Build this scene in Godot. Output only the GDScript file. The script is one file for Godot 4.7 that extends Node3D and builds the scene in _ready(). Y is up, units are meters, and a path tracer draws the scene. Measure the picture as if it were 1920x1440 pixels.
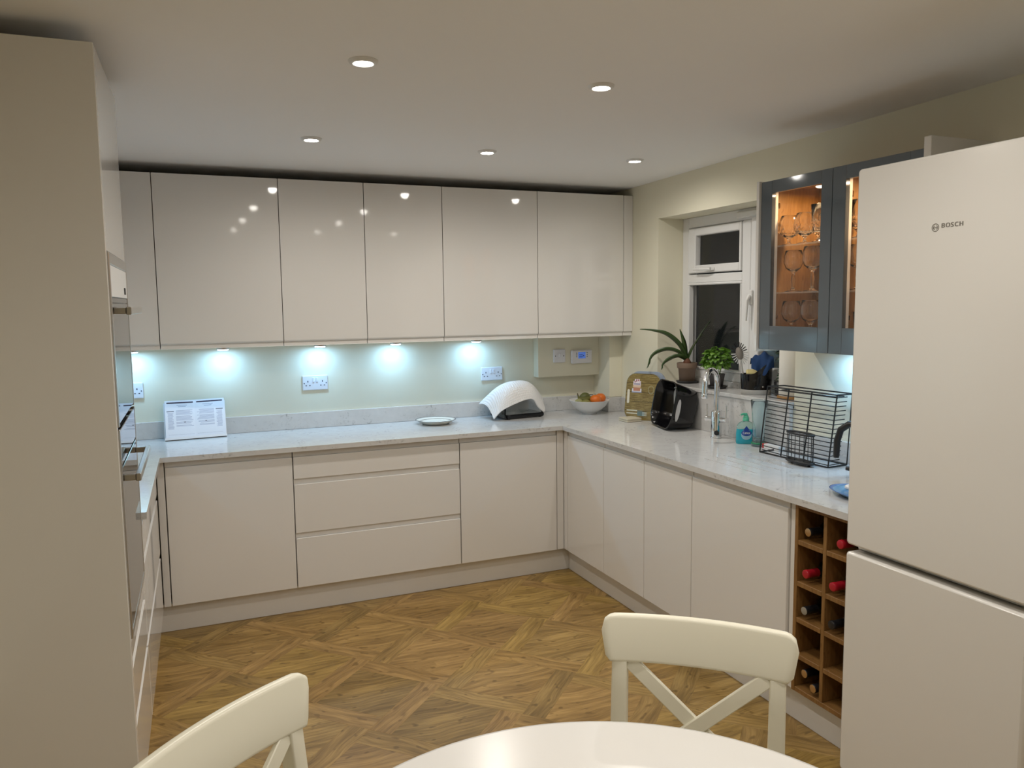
extends Node3D

# ---------------------------------------------------------------- mesh builder
class MB:
	var st := SurfaceTool.new()
	var group := 0
	func _init():
		st.begin(Mesh.PRIMITIVE_TRIANGLES)
		st.set_smooth_group(-1)
	func flat():
		st.set_smooth_group(-1)
	func smooth():
		group += 1
		st.set_smooth_group(group)
	func tri(a, b, c):            # counter-clockwise seen from outside
		if a.is_equal_approx(b) or b.is_equal_approx(c) or a.is_equal_approx(c):
			return
		st.add_vertex(a); st.add_vertex(c); st.add_vertex(b)
	func quad(a, b, c, d):
		tri(a, b, c); tri(a, c, d)
	func uvtri(a, b, c, ua, ub, uc):
		st.set_uv(ua); st.add_vertex(a); st.set_uv(uc); st.add_vertex(c); st.set_uv(ub); st.add_vertex(b)
	func uvquad(a, b, c, d):      # a lower left, b lower right, c upper right, d upper left
		uvtri(a, b, c, Vector2(0, 1), Vector2(1, 1), Vector2(1, 0))
		uvtri(a, c, d, Vector2(0, 1), Vector2(1, 0), Vector2(0, 0))
	# box with chamfered edges, in a frame t
	func box(c: Vector3, s: Vector3, ch := 0.0015, t := Transform3D()):
		flat()
		var h = s / 2.0
		ch = minf(ch, minf(h.x, minf(h.y, h.z)) * 0.8)
		var P = func(sx, sy, sz, k): # k: axis whose face keeps the full extent
			var v = Vector3(sx * (h.x - (0.0 if k == 0 else ch)), sy * (h.y - (0.0 if k == 1 else ch)), sz * (h.z - (0.0 if k == 2 else ch)))
			return t * (c + v)
		for s1 in [-1, 1]:
			face(P, 0, s1); face(P, 1, s1); face(P, 2, s1)
		if ch <= 0.0:
			return
		for a in [-1, 1]:
			for b in [-1, 1]:
				edge(P.call(1 * a, b, -1, 0), P.call(a, b, 1, 0), P.call(a, b, 1, 1), P.call(a, b, -1, 1), a * b)
				edge(P.call(a, -1, b, 2), P.call(a, 1, b, 2), P.call(a, 1, b, 0), P.call(a, -1, b, 0), a * b)
				edge(P.call(-1, a, b, 1), P.call(1, a, b, 1), P.call(1, a, b, 2), P.call(-1, a, b, 2), a * b)
				for d in [-1, 1]:
					var q = [P.call(a, b, d, 0), P.call(a, b, d, 1), P.call(a, b, d, 2)]
					if a * b * d > 0: tri(q[0], q[1], q[2])
					else: tri(q[0], q[2], q[1])
	func edge(p, q, r, s, sign):
		if sign > 0: quad(s, r, q, p)
		else: quad(p, q, r, s)
	func face(P, k, s1):
		var q
		if k == 0: q = [P.call(s1, -1, -1, 0), P.call(s1, 1, -1, 0), P.call(s1, 1, 1, 0), P.call(s1, -1, 1, 0)]
		elif k == 1: q = [P.call(-1, s1, -1, 1), P.call(-1, s1, 1, 1), P.call(1, s1, 1, 1), P.call(1, s1, -1, 1)]
		else: q = [P.call(-1, -1, s1, 2), P.call(1, -1, s1, 2), P.call(1, 1, s1, 2), P.call(-1, 1, s1, 2)]
		if s1 > 0: quad(q[0], q[1], q[2], q[3])
		else: quad(q[3], q[2], q[1], q[0])
	func span(x0, x1, y0, y1, z0, z1, ch := 0.0015, t := Transform3D()):
		box(Vector3(x0 + x1, y0 + y1, z0 + z1) / 2.0, Vector3(x1 - x0, y1 - y0, z1 - z0), ch, t)
	# profile of [r, y(, 1 = crease)] from bottom to top on the outside; about the y axis of t
	func lathe(prof, seg := 24, t := Transform3D(), sx := 1.0, sz := 1.0):
		smooth()
		for i in prof.size() - 1:
			if i > 0 and prof[i].size() > 2: smooth()
			var a = prof[i]; var b = prof[i + 1]
			for k in seg:
				var u = TAU * k / seg; var v = TAU * (k + 1) / seg
				var f = func(p, w): return t * Vector3(p[0] * cos(w) * sx, p[1], -p[0] * sin(w) * sz)
				quad(f.call(a, u), f.call(a, v), f.call(b, v), f.call(b, u))
	func loft(rings, cap0 := true, cap1 := true, crease := false):
		smooth()
		var n = rings[0].size()
		for i in rings.size() - 1:
			if crease: smooth()
			for k in n:
				var l = (k + 1) % n
				quad(rings[i][k], rings[i][l], rings[i + 1][l], rings[i + 1][k])
		flat()
		if cap0: fan(rings[0], true)
		if cap1: fan(rings[rings.size() - 1], false)
	func fan(r, flip):
		var c = Vector3.ZERO
		for p in r: c += p
		c /= r.size()
		for k in r.size():
			var l = (k + 1) % r.size()
			if flip: tri(c, r[l], r[k])
			else: tri(c, r[k], r[l])
	func tube(path, r, seg := 8, closed := false):
		var rings = []
		var n = path.size()
		var up = Vector3.UP
		var last = null
		for i in n:
			var d
			if closed: d = path[(i + 1) % n] - path[(i - 1 + n) % n]
			else: d = path[mini(i + 1, n - 1)] - path[maxi(i - 1, 0)]
			d = d.normalized()
			if last == null:
				up = Vector3.UP if absf(d.y) < 0.9 else Vector3.RIGHT
			else: up = last
			var x = up.cross(d).normalized(); var y = d.cross(x).normalized()
			last = y
			var rr = r[i] if r is Array else r
			var ring = []
			for k in seg:
				var a = TAU * k / seg
				ring.append(path[i] + x * cos(a) * rr + y * sin(a) * rr)
			rings.append(ring)
		if closed: rings.append(rings[0])
		loft(rings, not closed, not closed)
	# polygon in the plane (ux, uy) at a, pushed along w
	func prism(poly, a: Vector3, ux: Vector3, uy: Vector3, w: Vector3, soft := false):
		var pts = PackedVector2Array(poly)
		if Geometry2D.is_polygon_clockwise(pts) == (ux.cross(uy).dot(w) > 0.0):
			pts.reverse()
		flat()
		var tr = Geometry2D.triangulate_polygon(pts)
		var f = func(i): return a + ux * pts[i].x + uy * pts[i].y
		var n = w.normalized()
		for i in range(0, tr.size(), 3):
			var p = f.call(tr[i]); var q = f.call(tr[i + 1]); var r = f.call(tr[i + 2])
			if (q - p).cross(r - p).dot(n) > 0.0:
				tri(p + w, q + w, r + w); tri(p, r, q)
			else:
				tri(p + w, r + w, q + w); tri(p, q, r)
		if soft: smooth()
		for i in pts.size():
			var j = (i + 1) % pts.size()
			quad(f.call(i), f.call(j), f.call(j) + w, f.call(i) + w)
	func done() -> ArrayMesh:
		st.generate_normals()
		return st.commit()

func rrect(w: float, h: float, r: float, n := 4):
	var out = []
	for c in [[1, 1, 0.0], [-1, 1, PI / 2], [-1, -1, PI], [1, -1, PI * 1.5]]:
		for k in n + 1:
			var a = c[2] + PI / 2 * k / n
			out.append(Vector2(c[0] * (w / 2 - r) + r * cos(a), c[1] * (h / 2 - r) + r * sin(a)))
	return out

# ---------------------------------------------------------------- naming
var taken := {}
func numbered(called: String) -> String:
	if not taken.has(called):
		taken[called] = 0
		return called
	taken[called] += 1
	return "%s_%03d" % [called, taken[called]]

func tag(o, label, category, group = ""):
	o.set_meta("label", label); o.set_meta("category", category)
	if group: o.set_meta("group", group)
	return o

func thing(called, label, category, at = Vector3.ZERO, group = ""):
	var o = Node3D.new(); o.name = numbered(called); add_child(o); o.position = at
	return tag(o, label, category, group)

func struct(called):
	var o = Node3D.new(); o.name = called; add_child(o); o.set_meta("kind", "structure")
	return o

# a part whose mesh is given in world coordinates, under a thing without turn
func part(o, called, mb, mat):
	var m = MeshInstance3D.new(); m.name = called
	m.mesh = mb.done() if mb is MB else mb
	m.material_override = null
	for i in m.mesh.get_surface_count(): m.mesh.surface_set_material(i, mat)
	if o == self: m.name = numbered(called)
	o.add_child(m, true)
	var p = Vector3.ZERO; var q = o
	while q != self: p += q.position; q = q.get_parent()
	m.position = -p
	return m

# a part in its parent's own axes
func lpart(o, called, mb, mat):
	var m = MeshInstance3D.new(); m.name = called
	m.mesh = mb.done() if mb is MB else mb
	for i in m.mesh.get_surface_count(): m.mesh.surface_set_material(i, mat)
	o.add_child(m, true)
	return m

func one(called, mb, mat, label, category, group = ""):
	var m = MeshInstance3D.new(); m.name = numbered(called)
	m.mesh = mb.done() if mb is MB else mb
	for i in m.mesh.get_surface_count(): m.mesh.surface_set_material(i, mat)
	add_child(m)
	return tag(m, label, category, group)

# ---------------------------------------------------------------- materials
func mat(c: Color, rough := 0.5, metal := 0.0):
	var m = StandardMaterial3D.new()
	m.albedo_color = c; m.roughness = rough; m.metallic = metal
	return m

func lin(r, g, b): return Color(r, g, b).linear_to_srgb()

func glassmat(c: Color, alpha := 0.03, ior := 0.05):
	var m = mat(Color(c.r, c.g, c.b, alpha), 0.0)
	m.transparency = BaseMaterial3D.TRANSPARENCY_ALPHA
	m.refraction_enabled = true; m.refraction_scale = ior
	return m

func pane(alpha := 0.06):
	var m = mat(Color(0.9, 0.95, 0.95, alpha), 0.0)
	m.transparency = BaseMaterial3D.TRANSPARENCY_ALPHA
	return m

func glow(c: Color, e: float):
	var m = mat(c, 0.4); m.emission_enabled = true; m.emission = c; m.emission_energy_multiplier = e
	return m

func wood_image(sd: int, w: int, h: int, dark: Color, light: Color, across: bool):
	var n1 = FastNoiseLite.new(); n1.seed = sd; n1.frequency = 1.0; n1.fractal_octaves = 3
	var n2 = FastNoiseLite.new(); n2.seed = sd + 7; n2.frequency = 1.0; n2.fractal_octaves = 2
	var im = Image.create(w, h, false, Image.FORMAT_RGB8)
	for y in h:
		for x in w:
			var u = float(x) / w; var v = float(y) / h
			if across: var s = u; u = v; v = s
			# tile smoothly by cross-fading the borders
			var fu = clampf((u - 0.9) / 0.1, 0, 1); var fv = clampf((v - 0.9) / 0.1, 0, 1)
			var g = func(a, b):
				var warp = n2.get_noise_2d(a * 2.2, b * 3.0) * 0.030
				var streak = n1.get_noise_2d(a * 2.4 + 40.0, (b + warp) * 30.0)
				var fine = n1.get_noise_2d(a * 7.0 + 90.0, (b + warp) * 120.0)
				var broad = n2.get_noise_2d(a * 1.3 + 9.0, (b + warp) * 6.0)
				var knot = maxf(0.0, n2.get_noise_2d(a * 9.0 + 70.0, b * 16.0) - 0.50) * 3.0
				return 0.5 + 0.46 * streak + 0.34 * fine + 0.40 * broad - knot
			var t = g.call(u, v)
			if fu > 0: t = lerpf(t, g.call(u - 1.0, v), fu)
			if fv > 0: t = lerpf(t, g.call(u, v - 1.0), fv)
			im.set_pixel(x, y, dark.lerp(light, clampf(t, 0, 1)))
	return ImageTexture.create_from_image(im)

func wood_mat(tex, tint: Color, scale: float, off := Vector3.ZERO, rough := 0.42, in_world := false):
	var m = mat(tint, rough)
	m.albedo_texture = tex; m.uv1_triplanar = true; m.uv1_world_triplanar = in_world
	m.uv1_scale = Vector3.ONE * scale; m.uv1_offset = off
	return m

func quartz_image():
	var n1 = FastNoiseLite.new(); n1.seed = 11; n1.frequency = 0.011; n1.fractal_octaves = 4
	var n2 = FastNoiseLite.new(); n2.seed = 23; n2.frequency = 0.006; n2.fractal_octaves = 3
	var n3 = FastNoiseLite.new(); n3.seed = 31; n3.frequency = 0.035; n3.fractal_octaves = 3
	var im = Image.create(768, 768, false, Image.FORMAT_RGB8)
	for y in 768:
		for x in 768:
			var g = func(a, b):
				var v = 1.0 - absf(n1.get_noise_2d(a, b * 1.5)) * 9.0
				v = clampf(v, 0, 1) * clampf(n2.get_noise_2d(a + 500, b) * 2.6 + 0.05, 0, 1)
				return v * clampf(0.25 + 1.6 * n3.get_noise_2d(a * 1.7, b * 1.7), 0, 1) * 0.24 + 0.012 * n3.get_noise_2d(a, b) + 0.018 * n2.get_noise_2d(a * 2.0, b * 2.0 + 900)
			var fu = clampf((x - 690.0) / 78.0, 0, 1); var fv = clampf((y - 690.0) / 78.0, 0, 1)
			var t = lerpf(lerpf(g.call(x, y), g.call(x - 768, y), fu), lerpf(g.call(x, y - 768), g.call(x - 768, y - 768), fu), fv)
			var c = 0.81 - t
			im.set_pixel(x, y, Color(c, c * 0.995, c * 0.985))
	return ImageTexture.create_from_image(im)

var M := {}
const LEFT_TURN := -0.0215
var left_frame := Transform3D(Basis(Vector3.UP, LEFT_TURN), Vector3(-0.036, 0, 0))
const CEIL := 2.315
const CEIL_RISE := 0.016
func ceil_y(z): return CEIL + CEIL_RISE * z

func _ready():
	# ------------------------------------------------------------ camera
	var cam = Camera3D.new(); cam.name = "camera"; add_child(cam)
	cam.fov = rad_to_deg(2.0 * atan(720.0 / 1475.26)); cam.near = 0.05; cam.far = 60.0
	cam.transform = Transform3D(Basis(Vector3.UP, -0.4005) * Basis(Vector3.RIGHT, -0.1022) * Basis(Vector3.BACK, -0.0117), Vector3(0.0929, 1.5981, 4.08))
	cam.current = true
	# ------------------------------------------------------------ night outside, exposure
	var env = Environment.new()
	env.background_mode = Environment.BG_COLOR
	env.background_color = Color(0.035, 0.04, 0.045)
	env.tonemap_mode = Environment.TONE_MAPPER_LINEAR
	env.tonemap_exposure = 1.04
	env.sdfgi_enabled = true; env.ssao_enabled = true; env.ssil_enabled = true
	var we = WorldEnvironment.new(); we.name = "environment"; we.environment = env; add_child(we)
	materials()
	room()
	floor_planks()
	downlights()
	window()
	base_units()
	worktops()
	wall_units()
	glazed_cabinets()
	tall_unit()
	fridge()
	wine_rack()
	sink_and_tap()
	table_and_chairs()
	wall_plates()
	worktop_things()
	sill_things()
	rack_side_things()
	glassware()

func materials():
	M.wall = mat(lin(0.82, 0.785, 0.63), 0.75)
	M.ceiling = mat(lin(0.93, 0.925, 0.915), 0.85)
	M.gloss = mat(lin(0.78, 0.76, 0.73), 0.05); M.gloss.metallic_specular = 0.55
	M.carcass = mat(lin(0.78, 0.76, 0.73), 0.4)
	M.rail = mat(lin(0.78, 0.76, 0.73), 0.2)
	M.plinth = mat(lin(0.78, 0.76, 0.73), 0.2)
	M.white = mat(lin(0.80, 0.80, 0.79), 0.35)
	M.upvc = mat(lin(0.82, 0.82, 0.82), 0.28)
	M.fridge = mat(lin(0.78, 0.76, 0.72), 0.16)
	M.chair = mat(lin(0.88, 0.85, 0.71), 0.28)
	M.table = mat(lin(0.80, 0.785, 0.76), 0.22)
	M.black = mat(lin(0.012, 0.012, 0.013), 0.35)
	M.black_gloss = mat(lin(0.008, 0.008, 0.009), 0.08)
	M.rubber = mat(lin(0.02, 0.02, 0.02), 0.7)
	M.dark_gap = mat(lin(0.05, 0.045, 0.045), 0.6)
	M.steel = mat(lin(0.55, 0.53, 0.50), 0.28, 1.0)
	M.sink = mat(lin(0.42, 0.41, 0.40), 0.30, 1.0)
	M.chrome = mat(lin(0.82, 0.83, 0.85), 0.04, 1.0)
	M.grey_frame = mat(lin(0.115, 0.135, 0.155), 0.07)
	M.oven_glass = mat(lin(0.02, 0.02, 0.022), 0.02); M.oven_glass.metallic_specular = 0.7
	M.pane = pane(0.004); M.pane.metallic_specular = 0.36
	M.clear = glassmat(Color(1, 1, 1), 0.0)
	M.shelf_glass = pane(0.12)
	M.lamp_glow = glow(lin(1.0, 0.95, 0.86), 40.0)
	M.cool_glow = glow(lin(0.80, 0.93, 1.0), 9.0)
	M.warm_glow = glow(lin(1.0, 0.82, 0.6), 5.0)
	var q = quartz_image()
	M.quartz = mat(Color.WHITE, 0.10)
	M.quartz.albedo_texture = q; M.quartz.uv1_triplanar = true; M.quartz.uv1_world_triplanar = true; M.quartz.uv1_scale = Vector3.ONE * 1.15
	var oak = wood_image(5, 512, 512, lin(0.25, 0.125, 0.035), lin(0.42, 0.235, 0.08), true)
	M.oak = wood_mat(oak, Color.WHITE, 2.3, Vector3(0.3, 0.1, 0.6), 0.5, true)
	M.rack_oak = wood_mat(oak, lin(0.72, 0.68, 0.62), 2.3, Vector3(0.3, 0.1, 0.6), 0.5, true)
	M.floor_tex = wood_image(3, 640, 640, lin(0.185, 0.108, 0.027), lin(0.455, 0.292, 0.095), false)
	M.pale_wood = wood_mat(oak, lin(1.0, 0.95, 0.85), 5.0)

# ---------------------------------------------------------------- room shell
func room():
	var b = MB.new()
	b.span(-0.95, 3.25, 0, 2.60, -0.795, -0.595, 0)
	part(self, "wall_back", b, M.wall).set_meta("kind", "structure")
	b = MB.new(); b.span(-0.90, -0.70, 0, 2.60, -0.595, 6.4, 0)
	part(self, "wall_left", b, M.wall).set_meta("kind", "structure")
	b = MB.new(); b.span(-0.95, 3.25, 0, 2.60, 6.4, 6.6, 0)
	part(self, "wall_front", b, M.wall).set_meta("kind", "structure")
	# right wall with the window opening
	b = MB.new()
	b.span(2.77, 3.05, 0, 2.60, -0.595, 0.03, 0)
	b.span(2.77, 3.05, 0, 1.085, 0.03, 1.19, 0)
	b.span(2.77, 3.05, 2.092, 2.60, 0.03, 1.19, 0)
	b.span(2.77, 3.05, 0, 2.60, 1.19, 6.4, 0)
	part(self, "wall_right", b, M.wall).set_meta("kind", "structure")
	# ceiling, a little higher towards the dining end
	b = MB.new()
	var t = Transform3D(Basis(Vector3.RIGHT, -atan(CEIL_RISE)), Vector3(0, CEIL, 0))
	b.span(-0.95, 3.25, 0.0, 0.15, -0.9, 6.8, 0, t)
	part(self, "ceiling", b, M.ceiling).set_meta("kind", "structure")
	# pipe boxing in the corner and the boxed-in strip that carries the controls
	b = MB.new(); b.span(2.675, 2.77, 0.9795, 1.3845, -0.595, -0.385, 0.001)
	part(self, "trim_1", b, M.wall).set_meta("kind", "structure")
	b = MB.new(); b.span(2.228, 2.675, 1.118, 1.3845, -0.595, -0.525, 0.001)
	part(self, "trim_2", b, M.wall).set_meta("kind", "structure")

func floor_planks():
	var f = struct("floor")
	var b = MB.new(); b.span(-0.95, 3.25, -0.10, -0.003, -0.80, 6.6, 0)
	var base = wood_mat(M.floor_tex, Color.WHITE, 1.0, Vector3.ZERO, 0.4)
	part(f, "subfloor", b, base)
	var rng = RandomNumberGenerator.new(); rng.seed = 4
	var mats = []
	for k in 9:
		var v = rng.randf_range(0.72, 1.06)
		mats.append(wood_mat(M.floor_tex, lin(v, v * rng.randf_range(0.95, 1.03), v * rng.randf_range(0.88, 1.05)), 1.15, Vector3(rng.randf(), rng.randf(), rng.randf()), rng.randf_range(0.36, 0.46)))
	var s = 0.31; var w = 0.095; var L = s + w
	var strip = MB.new(); strip.span(-L / 2, L / 2, -0.003, 0.0, -w / 2, w / 2, 0.0005)
	var strip_mesh = strip.done()
	var sq = MB.new()
	sq.box(Vector3(0, -0.0015, 0), Vector3(s, 0.003, s), 0.0005, Transform3D(Basis(Vector3.UP, PI / 4), Vector3.ZERO))
	var sq_mesh = sq.done()
	var place = func(mesh, p, q, turn):
		var x = (p + q) / sqrt(2.0); var z = (p - q) / sqrt(2.0)
		if x < -0.35 or x > 2.45 or z < -0.3 or z > 3.6: return
		var m = MeshInstance3D.new(); m.name = "parquet_block"; m.mesh = mesh
		m.material_override = mats[rng.randi() % mats.size()]
		f.add_child(m, true)
		m.position = Vector3(x, 0, z); m.rotation.y = turn
	# p runs along (1,1), q along (1,-1) in x and z
	for i in range(-14, 15):
		for j in range(-14, 15):
			var p = 1.064 + i * w + j * L; var q = -0.31 + i * L - j * w
			place.call(sq_mesh, p + s / 2, q + s / 2, 0.0)
			place.call(strip_mesh, p + L / 2, q + s + w / 2, -PI / 4)
			place.call(strip_mesh, p + s + w / 2, q - w + L / 2, PI / 4)

# ---------------------------------------------------------------- lamps
func spot(o, at, energy, color, angle, size, soft):
	var l = SpotLight3D.new(); l.name = "light"; o.add_child(l)
	l.position = at; l.rotation.x = -PI / 2
	l.light_energy = energy; l.light_color = color; l.spot_angle = angle; l.spot_angle_attenuation = soft
	l.light_size = size; l.spot_range = 12.0; l.spot_attenuation = 2.0; l.shadow_enabled = true

func panel_light(o, at, energy, color, size):
	var l = AreaLight3D.new(); l.name = "light"; o.add_child(l)
	l.position = at; l.rotation.x = -PI / 2
	l.light_energy = energy; l.light_color = color; l.area_size = Vector2(size, size); l.area_normalize_energy = true
	l.area_range = 12.0; l.area_attenuation = 2.0; l.shadow_enabled = true

func downlights():
	var rows = [
		[0.672, 0.50, "recessed ceiling downlight above the wide drawer unit"],
		[1.50, 0.485, "recessed ceiling downlight above the door beside the drawers"],
		[2.30, 0.52, "recessed ceiling downlight closest to the window"],
		[0.657, 1.61, "recessed ceiling downlight level with the tall oven housing"],
		[1.482, 1.62, "recessed ceiling downlight level with the glazed cabinets"],
		[0.66, 2.70, "recessed ceiling downlight over the near end of the kitchen floor"],
		[1.49, 2.70, "recessed ceiling downlight beside the fridge freezer"],
		[0.66, 3.85, "recessed ceiling downlight over the dining table"],
		[1.49, 3.85, "recessed ceiling downlight over the open floor by the table"],
		[2.30, 3.85, "recessed ceiling downlight past the fridge freezer"],
	]
	for r in rows:
		var y = ceil_y(r[1])
		var o = thing("downlight", r[2], "ceiling light", Vector3(r[0], y, r[1]), "ceiling downlights")
		var b = MB.new()
		b.lathe([[0.030, -0.001], [0.030, -0.009], [0.034, -0.0105], [0.041, -0.008], [0.046, -0.001, 1], [0.046, 0.003]], 32)
		lpart(o, "bezel", b, M.white)
		b = MB.new(); b.lathe([[0.0, -0.008], [0.022, -0.0075], [0.030, -0.004]], 24)
		lpart(o, "lamp_lens", b, M.lamp_glow)
		spot(o, Vector3(0, -0.0125, 0), 0.60, lin(1.0, 0.945, 0.87), 88.0, 0.025, 1.0)

func puck(at, label, group, warm := false, energy := 0.10):
	var o = thing("puck_light", label, "cabinet light", at, group)
	var b = MB.new()
	b.lathe([[0.0, -0.0235], [0.024, -0.0235], [0.029, -0.0215], [0.029, -0.019]], 28)
	lpart(o, "lamp_lens", b, M.warm_glow if warm else M.cool_glow)
	b = MB.new()
	b.lathe([[0.029, -0.0185], [0.033, -0.0185], [0.034, -0.0175], [0.034, 0.0, 1]], 28)
	lpart(o, "ring", b, M.steel)
	panel_light(o, Vector3(0, -0.0245, 0), energy, lin(1.0, 0.66, 0.36) if warm else lin(0.30, 0.63, 1.0), 0.045)

# ---------------------------------------------------------------- window
func window():
	var o = struct("window_1")
	var x0 = 2.945; var x1 = 3.01
	var z0 = 0.03; var z1 = 1.19; var y0 = 1.145; var y1 = 2.092
	var b = MB.new()
	# outer frame, mullion and transom
	b.span(x0, x1, y0, y1, z0, z0 + 0.06, 0.004)
	b.span(x0, x1, y0, y1, z1 - 0.06, z1, 0.004)
	b.span(x0, x1, y1 - 0.062, y1, z0 + 0.06, z1 - 0.06, 0.004)
	b.span(x0, x1, y0, y0 + 0.05, z0 + 0.06, z1 - 0.06, 0.004)
	part(o, "frame", b, M.upvc)
	b = MB.new(); b.span(x0 - 0.004, x1, y0 + 0.05, y1 - 0.062, 0.585, 0.655, 0.004)
	part(o, "mullion", b, M.upvc)
	b = MB.new(); b.span(x0 - 0.002, x1, 1.705, 1.755, z0 + 0.06, 0.585, 0.004)
	part(o, "transom", b, M.upvc)
	# opening fanlight
	var s = MB.new()
	var fx = x0 - 0.012
	s.span(fx, x0 + 0.03, 1.762, 2.026, 0.105, 0.172, 0.005)
	s.span(fx, x0 + 0.03, 1.762, 2.026, 0.567, 0.583, 0.003)
	s.span(fx, x0 + 0.03, 1.981, 2.026, 0.172, 0.567, 0.005)
	s.span(fx, x0 + 0.03, 1.762, 1.808, 0.172, 0.567, 0.005)
	var sash = part(o, "fanlight_sash", s, M.upvc)
	b = MB.new(); b.span(x0 + 0.012, x0 + 0.016, 1.806, 1.983, 0.170, 0.569, 0)
	part(sash, "pane", b, M.pane)
	b = MB.new()
	b.span(fx - 0.012, fx, 1.772, 1.790, 0.29, 0.36, 0.004)
	b.tube([Vector3(fx - 0.016, 1.781, 0.34), Vector3(fx - 0.028, 1.782, 0.30), Vector3(fx - 0.03, 1.783, 0.20)], [0.009, 0.009, 0.006], 10)
	part(sash, "handle", b, M.white)
	# fixed lower light
	b = MB.new(); b.span(x0 + 0.030, x0 + 0.034, y0 + 0.045, 1.708, z0 + 0.055, 0.59, 0)
	part(o, "pane", b, M.pane)
	b = MB.new()
	b.span(x0 - 0.006, x0 + 0.03, y0 + 0.05, y0 + 0.066, z0 + 0.06, 0.585, 0.004)
	b.span(x0 - 0.006, x0 + 0.03, 1.692, 1.705, z0 + 0.06, 0.585, 0.004)
	b.span(x0 - 0.006, x0 + 0.03, y0 + 0.066, 1.692, z0 + 0.06, z0 + 0.078, 0.004)
	b.span(x0 - 0.006, x0 + 0.03, y0 + 0.066, 1.692, 0.572, 0.585, 0.004)
	part(o, "glazing_bead", b, M.upvc)
	# casement on the right
	s = MB.new()
	s.span(fx, x0 + 0.03, y0 + 0.035, y1 - 0.05, 0.664, 0.735, 0.005)
	s.span(fx, x0 + 0.03, y0 + 0.035, y1 - 0.05, 1.085, 1.145, 0.005)
	s.span(fx, x0 + 0.03, y1 - 0.115, y1 - 0.05, 0.735, 1.085, 0.005)
	s.span(fx, x0 + 0.03, y0 + 0.035, y0 + 0.10, 0.735, 1.085, 0.005)
	var cs = part(o, "casement_sash", s, M.upvc)
	b = MB.new(); b.span(x0 + 0.012, x0 + 0.016, y0 + 0.098, y1 - 0.113, 0.733, 1.087, 0)
	part(cs, "pane", b, M.pane)
	b = MB.new()
	b.span(fx - 0.012, fx, 1.575, 1.655, 0.668, 0.692, 0.004)
	b.tube([Vector3(fx - 0.016, 1.625, 0.68), Vector3(fx - 0.030, 1.60, 0.678), Vector3(fx - 0.032, 1.49, 0.674)], [0.011, 0.010, 0.006], 10)
	part(cs, "handle", b, M.white)
	b = MB.new(); b.span(x0 - 0.02, x0, y1 - 0.05, y1 - 0.014, 0.545, 1.0, 0.006)
	part(o, "trickle_vent", b, M.white)
	# quartz ledge with its front panel and the low upstand under the frame
	var l = thing("window_sill", "white marbled quartz window sill with deep front panel behind the sink", "window sill", Vector3(2.757, 0.885, 0.6))
	b = MB.new(); b.span(2.738, 2.945, 1.095, 1.115, 0.032, 1.188, 0.002)
	part(l, "sill_board", b, M.quartz)
	b = MB.new(); b.span(2.747, 2.769, 0.8855, 1.095, 0.035, 1.186, 0.001)
	part(l, "front_panel", b, M.quartz)
	b = MB.new(); b.span(2.935, 2.9445, 1.115, 1.145, 0.032, 1.188, 0.001)
	part(l, "upstand", b, M.quartz)
	b = MB.new(); b.span(2.945, 3.04, 1.087, 1.145, 0.032, 1.188, 0.001)
	part(l, "frame_packer", b, M.upvc)

# ---------------------------------------------------------------- base units
const YP := 0.1417
const YD := 0.8289
func back_carcass(o, x0, x1, top := 0.80):
	var b = MB.new(); b.span(x0 + 0.001, x1 - 0.001, YP, top, -0.575, -0.023, 0.001)
	part(o, "carcass", b, M.carcass)

func back_front(o, called, x0, x1, y0, y1):
	var b = MB.new(); b.span(x0 + 0.0025, x1 - 0.0025, y0, y1, -0.020, 0.0, 0.0016)
	return part(o, called, b, M.gloss)

func back_rail(o, x0, x1, y0, y1):
	var b = MB.new(); b.span(x0 + 0.002, x1 - 0.002, y0 + 0.0008, y1, -0.0225, -0.0095, 0.0005)
	part(o, "handle_rail", b, M.rail)

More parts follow.
